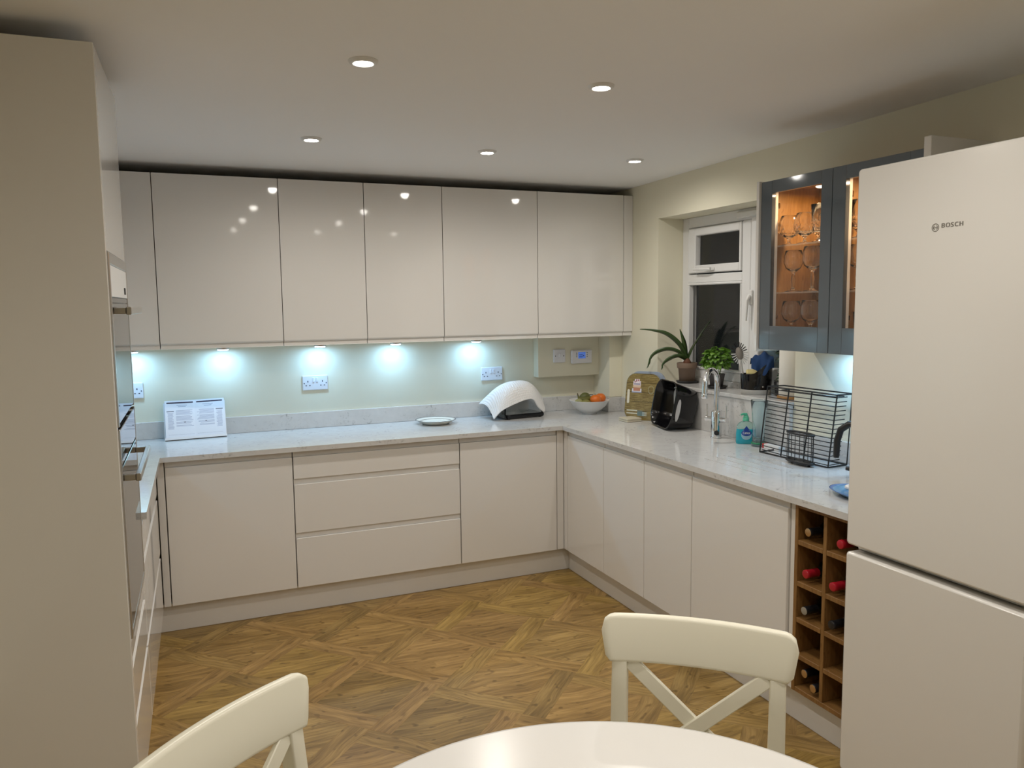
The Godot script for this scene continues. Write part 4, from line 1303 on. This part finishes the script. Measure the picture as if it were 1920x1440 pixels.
	b.loft([sect.call(0.090, 0.046, 0.0, 0.012), sect.call(0.098, 0.052, 0.008, 0.014), sect.call(0.094, 0.050, 0.050, 0.014), sect.call(0.088, 0.046, 0.075, 0.014)])
	lpart(o, "liquid", b, mat(lin(0.02, 0.36, 0.46), 0.12))
	b = MB.new()
	b.loft([sect.call(0.0885, 0.0465, 0.0752, 0.014), sect.call(0.086, 0.044, 0.092, 0.014), sect.call(0.060, 0.036, 0.107, 0.014), sect.call(0.034, 0.030, 0.112, 0.0145), sect.call(0.030, 0.030, 0.114, 0.0145)])
	lpart(o, "empty_neck", b, glassmat(Color(0.85, 0.98, 0.95), 0.12))
	b = MB.new()
	b.lathe([[0.0155, 0.1142], [0.0155, 0.130], [0.0125, 0.1315, 1], [0.012, 0.140], [0.0, 0.141]], 18)
	b.tube([Vector3(0, 0.140, 0), Vector3(0, 0.147, 0), Vector3(-0.012, 0.149, 0.006), Vector3(-0.026, 0.146, 0.012)], [0.009, 0.008, 0.006, 0.005], 8)
	lpart(o, "pump_cap", b, mat(lin(0.10, 0.52, 0.34), 0.3))
	b = MB.new()
	var lp = []
	for p in rrect(0.050, 0.052, 0.024, 6): lp.append(p)
	b.prism(lp, Vector3(0, 0.048, 0.0258), Vector3.RIGHT, Vector3.UP, Vector3(0, 0, 0.0006))
	var lab = lpart(o, "paper_label", b, mat(lin(0.36, 0.55, 0.66), 0.4))
	b = MB.new()
	var el = []
	for k in 24: el.append(Vector2(0.0245 * cos(TAU * k / 24), 0.0150 * sin(TAU * k / 24)))
	b.prism(el, Vector3(0, 0.056, 0.0265), Vector3.RIGHT, Vector3.UP, Vector3(0, 0, 0.0004))
	b.prism([Vector2(-0.016, 0.014), Vector2(0.016, 0.014), Vector2(0.0, 0.036)], Vector3(0, 0.056, 0.0265), Vector3.RIGHT, Vector3.UP, Vector3(0, 0, 0.0004))
	lpart(lab, "blue_oval", b, mat(lin(0.010, 0.05, 0.32), 0.3))
	var tm = TextMesh.new(); tm.text = "Carex"; tm.font_size = 48; tm.pixel_size = 0.0003; tm.depth = 0.0004
	var sf = SystemFont.new(); sf.font_names = PackedStringArray(["Droid Sans"]); sf.font_weight = 700
	tm.font = sf; tm.material = mat(lin(0.85, 0.87, 0.9), 0.4)
	var tmi = MeshInstance3D.new(); tmi.name = "lettering"; tmi.mesh = tm; lab.add_child(tmi)
	tmi.scale = Vector3(0.036 / tm.get_aabb().size.x, 0.012 / tm.get_aabb().size.y, 1); tmi.position = Vector3(0, 0.056, 0.0272)
	# potted amaryllis
	var S = 1.1153
	var pp = Vector3(2.872, S, 0.190)
	o = thing("potted_amaryllis", "strap-leaved plant in a brown pot on the sill beside the window", "plant", pp)
	var clay = mat(lin(0.20, 0.135, 0.095), 0.7)
	b = MB.new(); b.lathe([[0.0, 0.012], [0.045, 0.012], [0.051, 0.085], [0.0535, 0.087, 1], [0.058, 0.089, 1], [0.0605, 0.118], [0.058, 0.120, 1], [0.054, 0.118], [0.050, 0.100, 1], [0.0, 0.100, 1]], 32)
	lpart(o, "pot", b, clay)
	b = MB.new(); b.lathe([[0.0, 0.0], [0.055, 0.0], [0.066, 0.012], [0.063, 0.0125, 1], [0.053, 0.004], [0.0, 0.004]], 28)
	lpart(o, "saucer", b, M.black)
	b = MB.new(); b.lathe([[0.0, 0.1005], [0.0495, 0.1005, 1], [0.0, 0.106]], 20)
	lpart(o, "soil", b, mat(lin(0.02, 0.014, 0.01), 0.9))
	b = MB.new(); b.lathe([[0.010, 0.102], [0.022, 0.112], [0.024, 0.124], [0.015, 0.138], [0.010, 0.146], [0.0, 0.147]], 16)
	lpart(o, "bulb", b, mat(lin(0.16, 0.065, 0.035), 0.8))
	var leafm = mat(lin(0.045, 0.085, 0.022), 0.4); leafm.backlight_enabled = true; leafm.backlight = lin(0.05, 0.12, 0.02)
	var blades = [
		[[0, 0.14, 0], [-0.045, 0.225, -0.010], [-0.115, 0.290, -0.040], [-0.185, 0.312, -0.085], [-0.250, 0.320, -0.125]],
		[[0, 0.135, 0], [-0.050, 0.185, -0.020], [-0.110, 0.200, -0.060], [-0.170, 0.165, -0.105], [-0.200, 0.085, -0.125]],
		[[0, 0.135, 0], [-0.050, 0.160, 0.005], [-0.090, 0.155, -0.015], [-0.130, 0.120, -0.045], [-0.145, 0.080, -0.055]],
		[[0, 0.14, 0], [-0.012, 0.210, 0.0], [-0.022, 0.265, -0.010], [-0.038, 0.320, -0.020]],
		[[0.006, 0.14, 0], [0.022, 0.215, 0.03], [0.034, 0.290, 0.085], [0.044, 0.365, 0.155]],
		[[0.004, 0.14, 0], [0.02, 0.20, 0.02], [0.034, 0.25, 0.05], [0.045, 0.29, 0.085]],
	]
	for bl in blades:
		b = MB.new()
		var cv = Curve3D.new()
		for k in bl.size():
			var p = Vector3(bl[k][0], bl[k][1], bl[k][2])
			var tg = Vector3.ZERO
			if k > 0 and k < bl.size() - 1:
				tg = (Vector3(bl[k + 1][0], bl[k + 1][1], bl[k + 1][2]) - Vector3(bl[k - 1][0], bl[k - 1][1], bl[k - 1][2])) / 6.0
			cv.add_point(p, -tg, tg)
		var n = 22
		var rings = []
		for k in n + 1:
			var f = float(k) / n
			var p = cv.sample_baked(f * cv.get_baked_length(), true)
			var q = cv.sample_baked(minf(1.0, f + 0.02) * cv.get_baked_length(), true); var q0 = cv.sample_baked(maxf(0.0, f - 0.02) * cv.get_baked_length(), true)
			var d = (q - q0).normalized()
			var side = d.cross(Vector3(0.45, 0.25, -0.85)).normalized() if absf(d.y) > 0.93 else d.cross(Vector3.UP).normalized()
			side = side.rotated(d, 0.75)
			var nn = side.cross(d).normalized()
			var wd = 0.0140 * (0.55 + 0.75 * sin(PI * minf(1.0, f * 0.85 + 0.12))) * (1.0 if f < 0.6 else sqrt(maxf(0.004, 1.0 - (f - 0.6) / 0.4)))
			rings.append([p + side * wd + nn * 0.003, p + nn * 0.0012, p - side * wd + nn * 0.003, p - nn * 0.0012])
		b.loft(rings)
		lpart(o, "leaf", b, leafm)
	# basil
	pp = Vector3(2.838, S, 0.515)
	o = thing("potted_basil", "bushy bright green basil in a dark grey pot on the sill", "plant", pp)
	b = MB.new(); b.lathe([[0.0, 0.008], [0.033, 0.008], [0.0445, 0.078], [0.046, 0.080, 1], [0.043, 0.081, 1], [0.040, 0.070], [0.0, 0.070, 1]], 28)
	lpart(o, "pot", b, mat(lin(0.075, 0.07, 0.07), 0.6))
	b = MB.new(); b.lathe([[0.0, 0.0], [0.050, 0.0], [0.061, 0.014], [0.058, 0.0145, 1], [0.048, 0.004], [0.0, 0.004]], 28)
	lpart(o, "saucer", b, M.black)
	var green = []
	for c in [lin(0.085, 0.19, 0.018), lin(0.13, 0.26, 0.03), lin(0.06, 0.14, 0.015)]:
		var gm = mat(c, 0.42); gm.backlight_enabled = true; gm.backlight = lin(0.10, 0.22, 0.02); green.append(gm)
	var leaf = MB.new()
	leaf.smooth()
	var prof = [[0.0, 0.002], [0.2, 0.60], [0.45, 1.0], [0.7, 0.78], [0.9, 0.35], [1.0, 0.02]]
	for k in 5:
		var f = func(i, s): return Vector3(s * prof[i][1] * 0.0125, 0.006 * sin(prof[i][0] * PI) - 0.007 * prof[i][0] * prof[i][0] - (0.004 * prof[i][1] if s != 0 else 0.0), prof[i][0] * 0.034)
		for s in [-1, 1]:
			var q = [f.call(k, 0), f.call(k + 1, 0), f.call(k + 1, s), f.call(k, s)]
			if s < 0: leaf.quad(q[3], q[2], q[1], q[0])
			else: leaf.quad(q[0], q[1], q[2], q[3])
	var leaf_mesh = leaf.done()
	var rng = RandomNumberGenerator.new(); rng.seed = 77
	for k in 230:
		var m = MeshInstance3D.new(); m.name = "leaf"; m.mesh = leaf_mesh; m.material_override = green[rng.randi() % 3]
		o.add_child(m, true)
		var a = rng.randf() * TAU; var h = rng.randf_range(-0.35, 1.0)
		var rr = sqrt(maxf(0.0, 1.0 - h * h)) * rng.randf_range(0.72, 1.0)
		var p = Vector3(cos(a) * rr * 0.062, 0.150 + h * 0.070, sin(a) * rr * 0.062)
		m.position = p
		var d = Vector3(cos(a), rng.randf_range(-0.9, 0.1) + h * 0.5, sin(a)).normalized()
		var right = Vector3.UP.cross(d).normalized()
		m.basis = Basis(right, d.cross(right), d).rotated(d, rng.randf_range(-0.7, 0.7)) * rng.randf_range(0.75, 1.25)
	for k in 7:
		b = MB.new()
		var a = TAU * k / 7
		b.tube([Vector3(cos(a) * 0.015, 0.069, sin(a) * 0.015), Vector3(cos(a) * 0.024, 0.11, sin(a) * 0.024), Vector3(cos(a) * 0.035, 0.165, sin(a) * 0.035)], 0.0018, 5)
		lpart(o, "stem", b, green[1])
	# sink caddy with brush, cloth and sponge
	pp = Vector3(2.838, S, 0.840)
	var fwd = Vector3(-0.56, 0, 0.83).normalized()          # towards the room
	var rgt = Vector3(0.83, 0, 0.56).normalized()
	o = thing("sink_caddy", "black washing-up caddy with grey base on the sill", "caddy", pp)
	var oval = func(w, d, y, slope = 0.0):
		var out = []
		for k in 32:
			var a = TAU * k / 32
			var x = w * cos(a); var q = d * sin(a)
			out.append(rgt * x + Vector3.UP * (y + slope * smoothstep(-0.4, 0.7, cos(a))) - fwd * q)
		return out
	b = MB.new(); b.loft([oval.call(0.074, 0.052, 0.0), oval.call(0.076, 0.054, 0.003), oval.call(0.076, 0.054, 0.024), oval.call(0.075, 0.053, 0.026)])
	lpart(o, "base", b, mat(lin(0.42, 0.41, 0.38), 0.35))
	b = MB.new()
	b.loft([oval.call(0.0755, 0.0535, 0.0262), oval.call(0.0785, 0.056, 0.07), oval.call(0.0795, 0.057, 0.105, 0.05), oval.call(0.0790, 0.0565, 0.107, 0.052), oval.call(0.0770, 0.0545, 0.105, 0.050), oval.call(0.073, 0.051, 0.034)])
	lpart(o, "tub", b, M.black_gloss)
	b = MB.new(); b.lathe([[0.0, 0.0], [0.005, 0.0], [0.004, 0.003], [0.0, 0.0035]], 12, Transform3D(Basis(rgt, fwd, rgt.cross(fwd)), fwd * 0.0525 + rgt * 0.028 + Vector3(0, 0.043, 0)))
	lpart(o, "stud", b, M.steel)
	# brush
	var bp = pp - rgt * 0.055 + Vector3(0, 0.036, 0)
	o = thing("dish_brush", "grey dish brush with black and white bristles standing in the caddy", "brush", bp)
	var lean2 = (Vector3.UP * 0.97 - rgt * 0.17).normalized()
	b = MB.new(); b.tube([Vector3.ZERO, lean2 * 0.085, lean2 * 0.145], [0.0055, 0.0048, 0.005], 10)
	lpart(o, "handle", b, mat(lin(0.60, 0.58, 0.55), 0.3))
	var hd = Transform3D(Basis(rgt, lean2, rgt.cross(lean2)), lean2 * 0.178)
	b = MB.new()
	b.lathe([[0.0, -0.008], [0.02, -0.006], [0.023, 0.0], [0.02, 0.006], [0.0, 0.008]], 20, hd * Transform3D(Basis(Vector3.RIGHT, PI / 2), Vector3.ZERO), 0.85, 1.5)
	lpart(o, "head", b, mat(lin(0.26, 0.235, 0.205), 0.5))
	for half in 2:
		b = MB.new()
		for k in 24:
			var a = TAU * k / 24 + 0.1
			var is_black = sin(a) > 0.15
			if is_black != (half == 0): continue
			var e = Vector3(cos(a) * 0.0195, sin(a) * 0.034, 0.002 * (k % 3)); var e2 = Vector3(cos(a) * 0.043, sin(a) * 0.060, 0.004 * (k % 3))
			b.tube([hd * e, hd * e2], 0.0027, 5)
		lpart(o, "bristles", b, mat(lin(0.015, 0.015, 0.017), 0.5) if half == 0 else mat(lin(0.75, 0.74, 0.72), 0.5))
	# blue cloth folded over the edge
	var ctrl = []
	var rows = [
		[0.056, [0.145, 0.128, 0.108, 0.112, 0.130, 0.150]],
		[0.050, [0.165, 0.150, 0.135, 0.142, 0.158, 0.168]],
		[0.022, [0.180, 0.186, 0.194, 0.198, 0.196, 0.186]],
		[-0.008, [0.178, 0.196, 0.208, 0.214, 0.208, 0.190]],
		[-0.034, [0.160, 0.170, 0.180, 0.180, 0.174, 0.165]],
	]
	for r in rows:
		var row = []
		for k in 6:
			var f = -1.0 + 2.0 * k / 5
			row.append(pp + rgt * (0.026 + f * 0.056) + fwd * (r[0] * (1.0 - 0.25 * f * f) + 0.006 * sin(k * 2.3)) + Vector3.UP * (r[1][k] + 0.009 * sin(k * 2.6 + r[0] * 70.0)))
		ctrl.append(row)
	var gg = smoothgrid(ctrl, 30, 26)
	b = MB.new(); b.smooth()
	for j in 26:
		for i in 30:
			b.quad(gg[j][i], gg[j][i + 1], gg[j + 1][i + 1], gg[j + 1][i])
	b.smooth()
	for j in 26:
		for i in 30:
			var d = Vector3(0, -0.003, 0)
			b.quad(gg[j + 1][i] + d, gg[j + 1][i + 1] + d, gg[j][i + 1] + d, gg[j][i] + d)
	one("dish_cloth", b, mat(lin(0.012, 0.045, 0.14), 0.9), "dark blue dish cloth bundled in the caddy", "cloth")
	b = MB.new()
	b.box(Vector3.ZERO, Vector3(0.060, 0.022, 0.045), 0.006, Transform3D(Basis(rgt, Vector3.UP, rgt.cross(Vector3.UP)).rotated(rgt, 0.35), pp - rgt * 0.022 + fwd * 0.018 + Vector3(0, 0.113, 0)))
	one("sponge", b, mat(lin(0.62, 0.53, 0.24), 0.9), "yellow sponge resting in the front of the caddy", "sponge")
	# trailing plant at the end of the sill
	pp = Vector3(2.90, S, 0.955)
	o = thing("potted_ivy", "small dark leafy plant on the sill between the caddy and paper roll", "plant", pp)
	b = MB.new(); b.lathe([[0.0, 0.0], [0.028, 0.0], [0.036, 0.07], [0.033, 0.071, 1], [0.030, 0.06], [0.0, 0.06, 1]], 20)
	lpart(o, "pot", b, M.black)
	var ivy = mat(lin(0.018, 0.045, 0.02), 0.3)
	for k in 46:
		var m = MeshInstance3D.new(); m.name = "leaf"; m.mesh = leaf_mesh; m.material_override = ivy
		o.add_child(m, true)
		var a = rng.randf() * TAU; var h = rng.randf_range(0.07, 0.245)
		m.position = Vector3(cos(a) * 0.026 * rng.randf(), h, sin(a) * 0.026 * rng.randf())
		var d = Vector3(cos(a), rng.randf_range(-0.6, 0.3), sin(a)).normalized()
		var right = Vector3.UP.cross(d).normalized()
		m.basis = Basis(right, d.cross(right), d) * rng.randf_range(0.6, 0.95)
	b = MB.new(); b.tube([Vector3(0, 0.06, 0), Vector3(0.006, 0.15, 0.0), Vector3(-0.004, 0.25, 0.004)], 0.002, 6)
	lpart(o, "stem", b, ivy)
	# paper towel on a wooden stand
	pp = Vector3(2.868, S, 1.062)
	o = thing("kitchen_roll", "white kitchen roll standing on a round wooden base on the sill", "paper roll", pp)
	b = MB.new(); b.lathe([[0.0, 0.0], [0.066, 0.0], [0.067, 0.003], [0.067, 0.010], [0.065, 0.012, 1], [0.0, 0.012, 1]], 36)
	lpart(o, "wooden_base", b, M.pale_wood)
	b = MB.new(); b.lathe([[0.020, 0.0125], [0.058, 0.0125], [0.0595, 0.014], [0.0595, 0.236], [0.058, 0.2375, 1], [0.020, 0.2375, 1], [0.020, 0.0125, 1]], 40)
	lpart(o, "paper", b, mat(lin(0.76, 0.74, 0.68), 0.9))
	b = MB.new(); b.lathe([[0.006, 0.0125], [0.006, 0.255], [0.010, 0.26, 1], [0.0, 0.268]], 14)
	lpart(o, "spindle", b, M.pale_wood)

# ---------------------------------------------------------------- right-hand worktop: rack, kettle, tray
func rack_side_things():
	# wire dish rack standing on its long edge
	var A = Vector3(2.592, W + 0.003, 1.165); var B = Vector3(2.606, W + 0.003, 1.575)
	var dep = Vector3(0.118, 0, -0.012); var lean = Vector3(0.040, 0.308, 0.0)
	var o = thing("dish_rack", "black wire dish rack standing on its long edge behind the drainer", "dish rack", Vector3(2.66, W, 1.37))
	var b = MB.new()
	var loop = func(p, q, d):
		return [p, p.lerp(q, 0.5), q, q + d * 0.15, q + d * 0.9, q + d, q.lerp(p, 0.5) + d, p + d, p + d * 0.9, p + d * 0.15]
	b.tube(loop.call(A, B, dep), 0.0036, 8, true)
	part(o, "base_frame", b, M.black)
	b = MB.new()
	var top_d = dep * 0.75 + Vector3(0.0, 0.0, 0.02)
	b.tube(loop.call(A + lean, B + lean, top_d), 0.0033, 8, true)
	part(o, "top_frame", b, M.black)
	b = MB.new()
	b.tube([A + lean + Vector3(0.02, -0.012, 0.07), B + lean + Vector3(0.02, -0.012, -0.03), B + lean + Vector3(0.07, -0.012, -0.03), A + lean + Vector3(0.07, -0.012, 0.07)], 0.0024, 8, true)
	part(o, "tray_rail", b, M.black)
	for f in [0.0, 0.33, 0.66, 1.0]:
		b = MB.new()
		var p = A.lerp(B, f)
		b.tube([p, p + lean], 0.0031, 8)
		part(o, "upright", b, M.black)
	b = MB.new(); b.tube([B + dep, B + dep * 0.8 + lean], 0.0026, 8)
	part(o, "upright", b, M.black)
	for k in 16:
		b = MB.new()
		var f = 0.03 + 0.93 * k / 15.0
		var p = A + lean * f; var q = B + lean * f
		b.tube([p + dep * 0.12, p.lerp(q, 0.33), p.lerp(q, 0.66), q, q + dep * 0.55], 0.0022, 6)
		part(o, "wire", b, M.black)
	# cutlery basket hooked inside
	var c0 = Vector3(2.546, W + 0.012, 1.468)
	var ov = func(y, w, d):
		var out = []
		for k in 28:
			var a = TAU * k / 28
			out.append(c0 + Vector3(0.010, y, -0.004) + Vector3(0.0, 0, 1) * cos(a) * w + Vector3(1, 0, 0.05) * sin(a) * d)
		return out
	var bk = thing("cutlery_basket", "small black oval cutlery basket against the wire dish rack", "basket", Vector3(2.556, W, 1.464))
	b = MB.new(); b.tube(ov.call(0.125, 0.074, 0.028), 0.0052, 8, true)
	part(bk, "rim", b, M.black)
	b = MB.new(); b.tube(ov.call(0.003, 0.074, 0.028), 0.0065, 8, true)
	b.loft([ov.call(-0.004, 0.070, 0.025), ov.call(0.004, 0.070, 0.025)])
	part(bk, "base", b, M.black)
	for y in [0.045, 0.085]:
		b = MB.new(); b.tube(ov.call(y, 0.074, 0.028), 0.0015, 6, true)
		part(bk, "hoop", b, M.black)
	var lo = ov.call(0.003, 0.074, 0.028); var hi = ov.call(0.125, 0.074, 0.028)
	for k in range(0, 28, 3):
		b = MB.new(); b.tube([lo[k], hi[k]], 0.0016, 6)
		part(bk, "wire", b, M.black)
	b = MB.new()
	for s in [-0.05, 0.05]:
		b.lathe([[0.0, -0.012], [0.006, -0.012], [0.006, -0.003, 1]], 10, Transform3D(Basis(), c0 + Vector3(0.010, 0, s)))
	part(bk, "foot", b, M.rubber)
	# tall glass vase with a green foot
	o = thing("glass_vase", "tall clear glass vase with green foot behind the dish rack", "vase", Vector3(2.695, W, 1.035))
	b = MB.new()
	b.lathe([[0.0, 0.001], [0.034, 0.001], [0.036, 0.004], [0.032, 0.02], [0.029, 0.06], [0.031, 0.12], [0.036, 0.18], [0.041, 0.226], [0.0405, 0.2275], [0.0385, 0.226], [0.0335, 0.18], [0.0285, 0.12], [0.0265, 0.06], [0.0285, 0.026], [0.0, 0.022]], 36)
	lpart(o, "glass_wall", b, glassmat(Color(0.93, 0.98, 0.99), 0.04))
	b = MB.new(); b.lathe([[0.0335, 0.012], [0.0365, 0.013], [0.0365, 0.020], [0.0325, 0.021]], 36)
	lpart(o, "green_band", b, mat(lin(0.02, 0.22, 0.10), 0.2))
	# small carton behind it
	o = thing("small_carton", "small white carton with red end lying behind the dish rack", "carton", Vector3(2.705, W, 1.13))
	b = MB.new(); b.span(2.682, 2.722, W + 0.0005, W + 0.022, 1.088, 1.19, 0.001)
	part(o, "carton_body", b, M.white)
	b = MB.new(); b.span(2.681, 2.723, W + 0.0003, W + 0.0222, 1.076, 1.0878, 0.001)
	part(o, "red_end", b, mat(lin(0.50, 0.03, 0.03), 0.4))
	# kettle, mostly behind the fridge freezer
	var kp = Vector3(2.565, W, 1.852)
	o = thing("kettle", "steel kettle with black handle partly hidden by the fridge freezer", "kettle", kp)
	b = MB.new(); b.lathe([[0.0, 0.0], [0.082, 0.0], [0.086, 0.004], [0.084, 0.018], [0.078, 0.022], [0.0, 0.022]], 36)
	lpart(o, "power_base", b, M.black)
	b = MB.new(); b.lathe([[0.0, 0.0225], [0.076, 0.0225], [0.086, 0.034], [0.090, 0.07], [0.084, 0.13], [0.070, 0.175], [0.052, 0.198], [0.0, 0.200]], 40)
	lpart(o, "body", b, M.chrome)
	b = MB.new(); b.lathe([[0.0, 0.2005], [0.050, 0.2005], [0.046, 0.210], [0.012, 0.218], [0.014, 0.232], [0.0, 0.236]], 28)
	lpart(o, "lid", b, M.black)
	var hdir = Vector3(-0.52, 0, -0.85)
	b = MB.new()
	b.tube([hdir * 0.035 + Vector3(0, 0.205, 0), hdir * 0.062 + Vector3(0, 0.226, 0), hdir * 0.098 + Vector3(0, 0.222, 0), hdir * 0.128 + Vector3(0, 0.198, 0), hdir * 0.140 + Vector3(0, 0.155, 0), hdir * 0.142 + Vector3(0, 0.100, 0), hdir * 0.142 + Vector3(0, 0.085, 0)], [0.013, 0.013, 0.0135, 0.0135, 0.0135, 0.0125, 0.011], 12)
	lpart(o, "handle", b, M.black)
	b = MB.new(); b.tube([hdir * 0.080 + Vector3(0, 0.045, 0), hdir * 0.104 + Vector3(0, 0.045, 0)], [0.010, 0.008], 10)
	lpart(o, "switch", b, M.black)
	# blue dish with a small handset on it
	var tp = Vector3(2.345, W, 2.025)
	o = thing("blue_dish", "shallow shiny blue dish near the worktop edge by the fridge", "dish", tp)
	b = MB.new(); b.lathe([[0.0, 0.0], [0.075, 0.0], [0.085, 0.003], [0.118, 0.020], [0.120, 0.0215], [0.117, 0.022], [0.083, 0.007], [0.0, 0.005]], 44, Transform3D(), 0.82, 1.25)
	lpart(o, "dish_body", b, mat(lin(0.13, 0.30, 0.50), 0.08))
	b = MB.new(); b.lathe([[0.1185, 0.0200], [0.1212, 0.0215], [0.1172, 0.0226], [0.110, 0.0190]], 44, Transform3D(), 0.82, 1.25)
	lpart(o, "rim_line", b, mat(lin(0.10, 0.18, 0.42), 0.2))
	o = thing("timer_handset", "white handset with black buttons lying in the blue dish", "handset", tp + Vector3(0.0, 0.012, 0.02))
	var ht = Transform3D(Basis(Vector3.UP, 0.22).rotated(Vector3.RIGHT, 0.12), tp + Vector3(0.005, 0.026, 0.0))
	b = MB.new(); b.box(Vector3.ZERO, Vector3(0.075, 0.018, 0.15), 0.006, ht)
	part(o, "case", b, M.white)
	b = MB.new()
	for i in 3:
		for j in 3:
			b.lathe([[0.0055, 0.0092], [0.005, 0.0105], [0.0, 0.0108]], 12, ht * Transform3D(Basis(), Vector3(-0.024 + 0.017 * i, 0, -0.058 + 0.021 * j)))
	part(o, "buttons", b, M.black)
	b = MB.new(); b.box(Vector3(0.024, 0.0092, -0.030), Vector3(0.018, 0.0015, 0.055), 0.0004, ht)
	part(o, "display", b, M.black_gloss)

# ---------------------------------------------------------------- glasses in the lit cabinets
func glassware():
	var snifter = [[0.0, 0.0005], [0.031, 0.0005], [0.032, 0.002], [0.012, 0.006], [0.006, 0.012], [0.0065, 0.026], [0.018, 0.034], [0.038, 0.050], [0.0455, 0.072], [0.042, 0.098], [0.033, 0.124], [0.0322, 0.1245], [0.0315, 0.124], [0.0402, 0.098], [0.0437, 0.072], [0.0365, 0.052], [0.018, 0.039], [0.0, 0.036]]
	var goblet = [[0.0, 0.0005], [0.033, 0.0005], [0.034, 0.002], [0.012, 0.006], [0.006, 0.016], [0.0065, 0.035], [0.0095, 0.050], [0.005, 0.075], [0.013, 0.085], [0.031, 0.100], [0.0395, 0.122], [0.0385, 0.148], [0.0335, 0.174], [0.0328, 0.1745], [0.0321, 0.174], [0.037, 0.148], [0.0380, 0.122], [0.0295, 0.102], [0.012, 0.090], [0.0, 0.088]]
	var tumbler = [[0.0, 0.0005], [0.028, 0.0005], [0.030, 0.003], [0.012, 0.010], [0.008, 0.020], [0.016, 0.030], [0.026, 0.038], [0.029, 0.07], [0.036, 0.145], [0.0352, 0.1455], [0.0343, 0.145], [0.0270, 0.07], [0.0235, 0.045], [0.0, 0.042]]
	var make = func(prof, called, label, cat, x, y, z, group, sc = 1.0, facets = 28, cuts = false):
		var o = thing(called, label, cat, Vector3(x, y, z), group)
		var b = MB.new(); b.lathe(prof, facets)
		lpart(o, "glass_bowl", b, M.clear)
		if cuts:   # cut facets standing proud on the bowl
			b = MB.new()
			for r in 3:
				for k in 14:
					var a = TAU * (k + 0.5 * r) / 14
					var rr = [0.0335, 0.0425, 0.0455][r] * (1.0 if called != "cut_tumbler" else 0.62 + 0.04 * r); var yy = [0.046, 0.058, 0.072][r] if called != "cut_tumbler" else [0.05, 0.065, 0.08][r]
					var d = Vector3(cos(a), 0, sin(a)); var t = Vector3(-sin(a), 0, cos(a))
					var p = d * rr + Vector3(0, yy, 0)
					b.flat()
					var n = p + d * 0.0022
					var q = [p + t * 0.007, p + Vector3(0, 0.008, 0), p - t * 0.007, p - Vector3(0, 0.008, 0)]
					for e in 4: b.tri(n, q[(e + 1) % 4], q[e])
			var cf = lpart(o, "cut_facets", b, M.clear)
			cf.set_meta("kind", "stuff")
		o.scale = Vector3.ONE * sc
		return o
	var g = "crystal glasses in the glass cabinet next to the window"
	make.call(snifter, "brandy_glass", "cut crystal brandy glass on the top shelf nearer the window", "glass", 2.535, 1.8325, 1.388, g, 1.0, 28, true)
	make.call(snifter, "brandy_glass", "cut crystal brandy glass on the top shelf beside the tall tumbler", "glass", 2.53, 1.8325, 1.486, g, 1.02, 28, true)
	make.call(tumbler, "cut_tumbler", "tall flared cut crystal glass on the top shelf", "glass", 2.53, 1.8325, 1.570, g, 1.05, 28, true)
	make.call(snifter, "brandy_glass", "cut crystal brandy glass at the back of the top shelf", "glass", 2.68, 1.8325, 1.46, g, 1.0, 28, true)
	make.call(goblet, "wine_glass", "long-stemmed wine glass on the middle shelf nearer the window", "glass", 2.53, 1.6335, 1.424, g)
	make.call(goblet, "wine_glass", "larger stemmed wine glass on the middle shelf nearer the fridge", "glass", 2.53, 1.6335, 1.535, g, 1.06)
	make.call(goblet, "wine_glass", "stemmed wine glass on the cabinet floor nearer the window", "glass", 2.535, 1.4125, 1.412, g, 1.04)
	make.call(goblet, "wine_glass", "stemmed wine glass on the cabinet floor nearer the fridge", "glass", 2.535, 1.4125, 1.525, g, 1.06)
	g = "glasses in the glass cabinet behind the fridge"
	make.call(tumbler, "cut_tumbler", "cut crystal glass on the top shelf by the fridge door edge", "glass", 2.53, 1.8325, 1.775, g, 1.0, 28, true)
	make.call(snifter, "brandy_glass", "cut crystal brandy glass on the top shelf behind the fridge edge", "glass", 2.64, 1.8325, 1.80, g, 1.0, 28, true)
	make.call(goblet, "wine_glass", "stemmed wine glass on the middle shelf by the fridge edge", "glass", 2.53, 1.6335, 1.772, g)
	make.call(tumbler, "tall_tumbler", "plain tall glass on the cabinet floor by the fridge edge", "glass", 2.53, 1.4125, 1.80, g, 0.95)
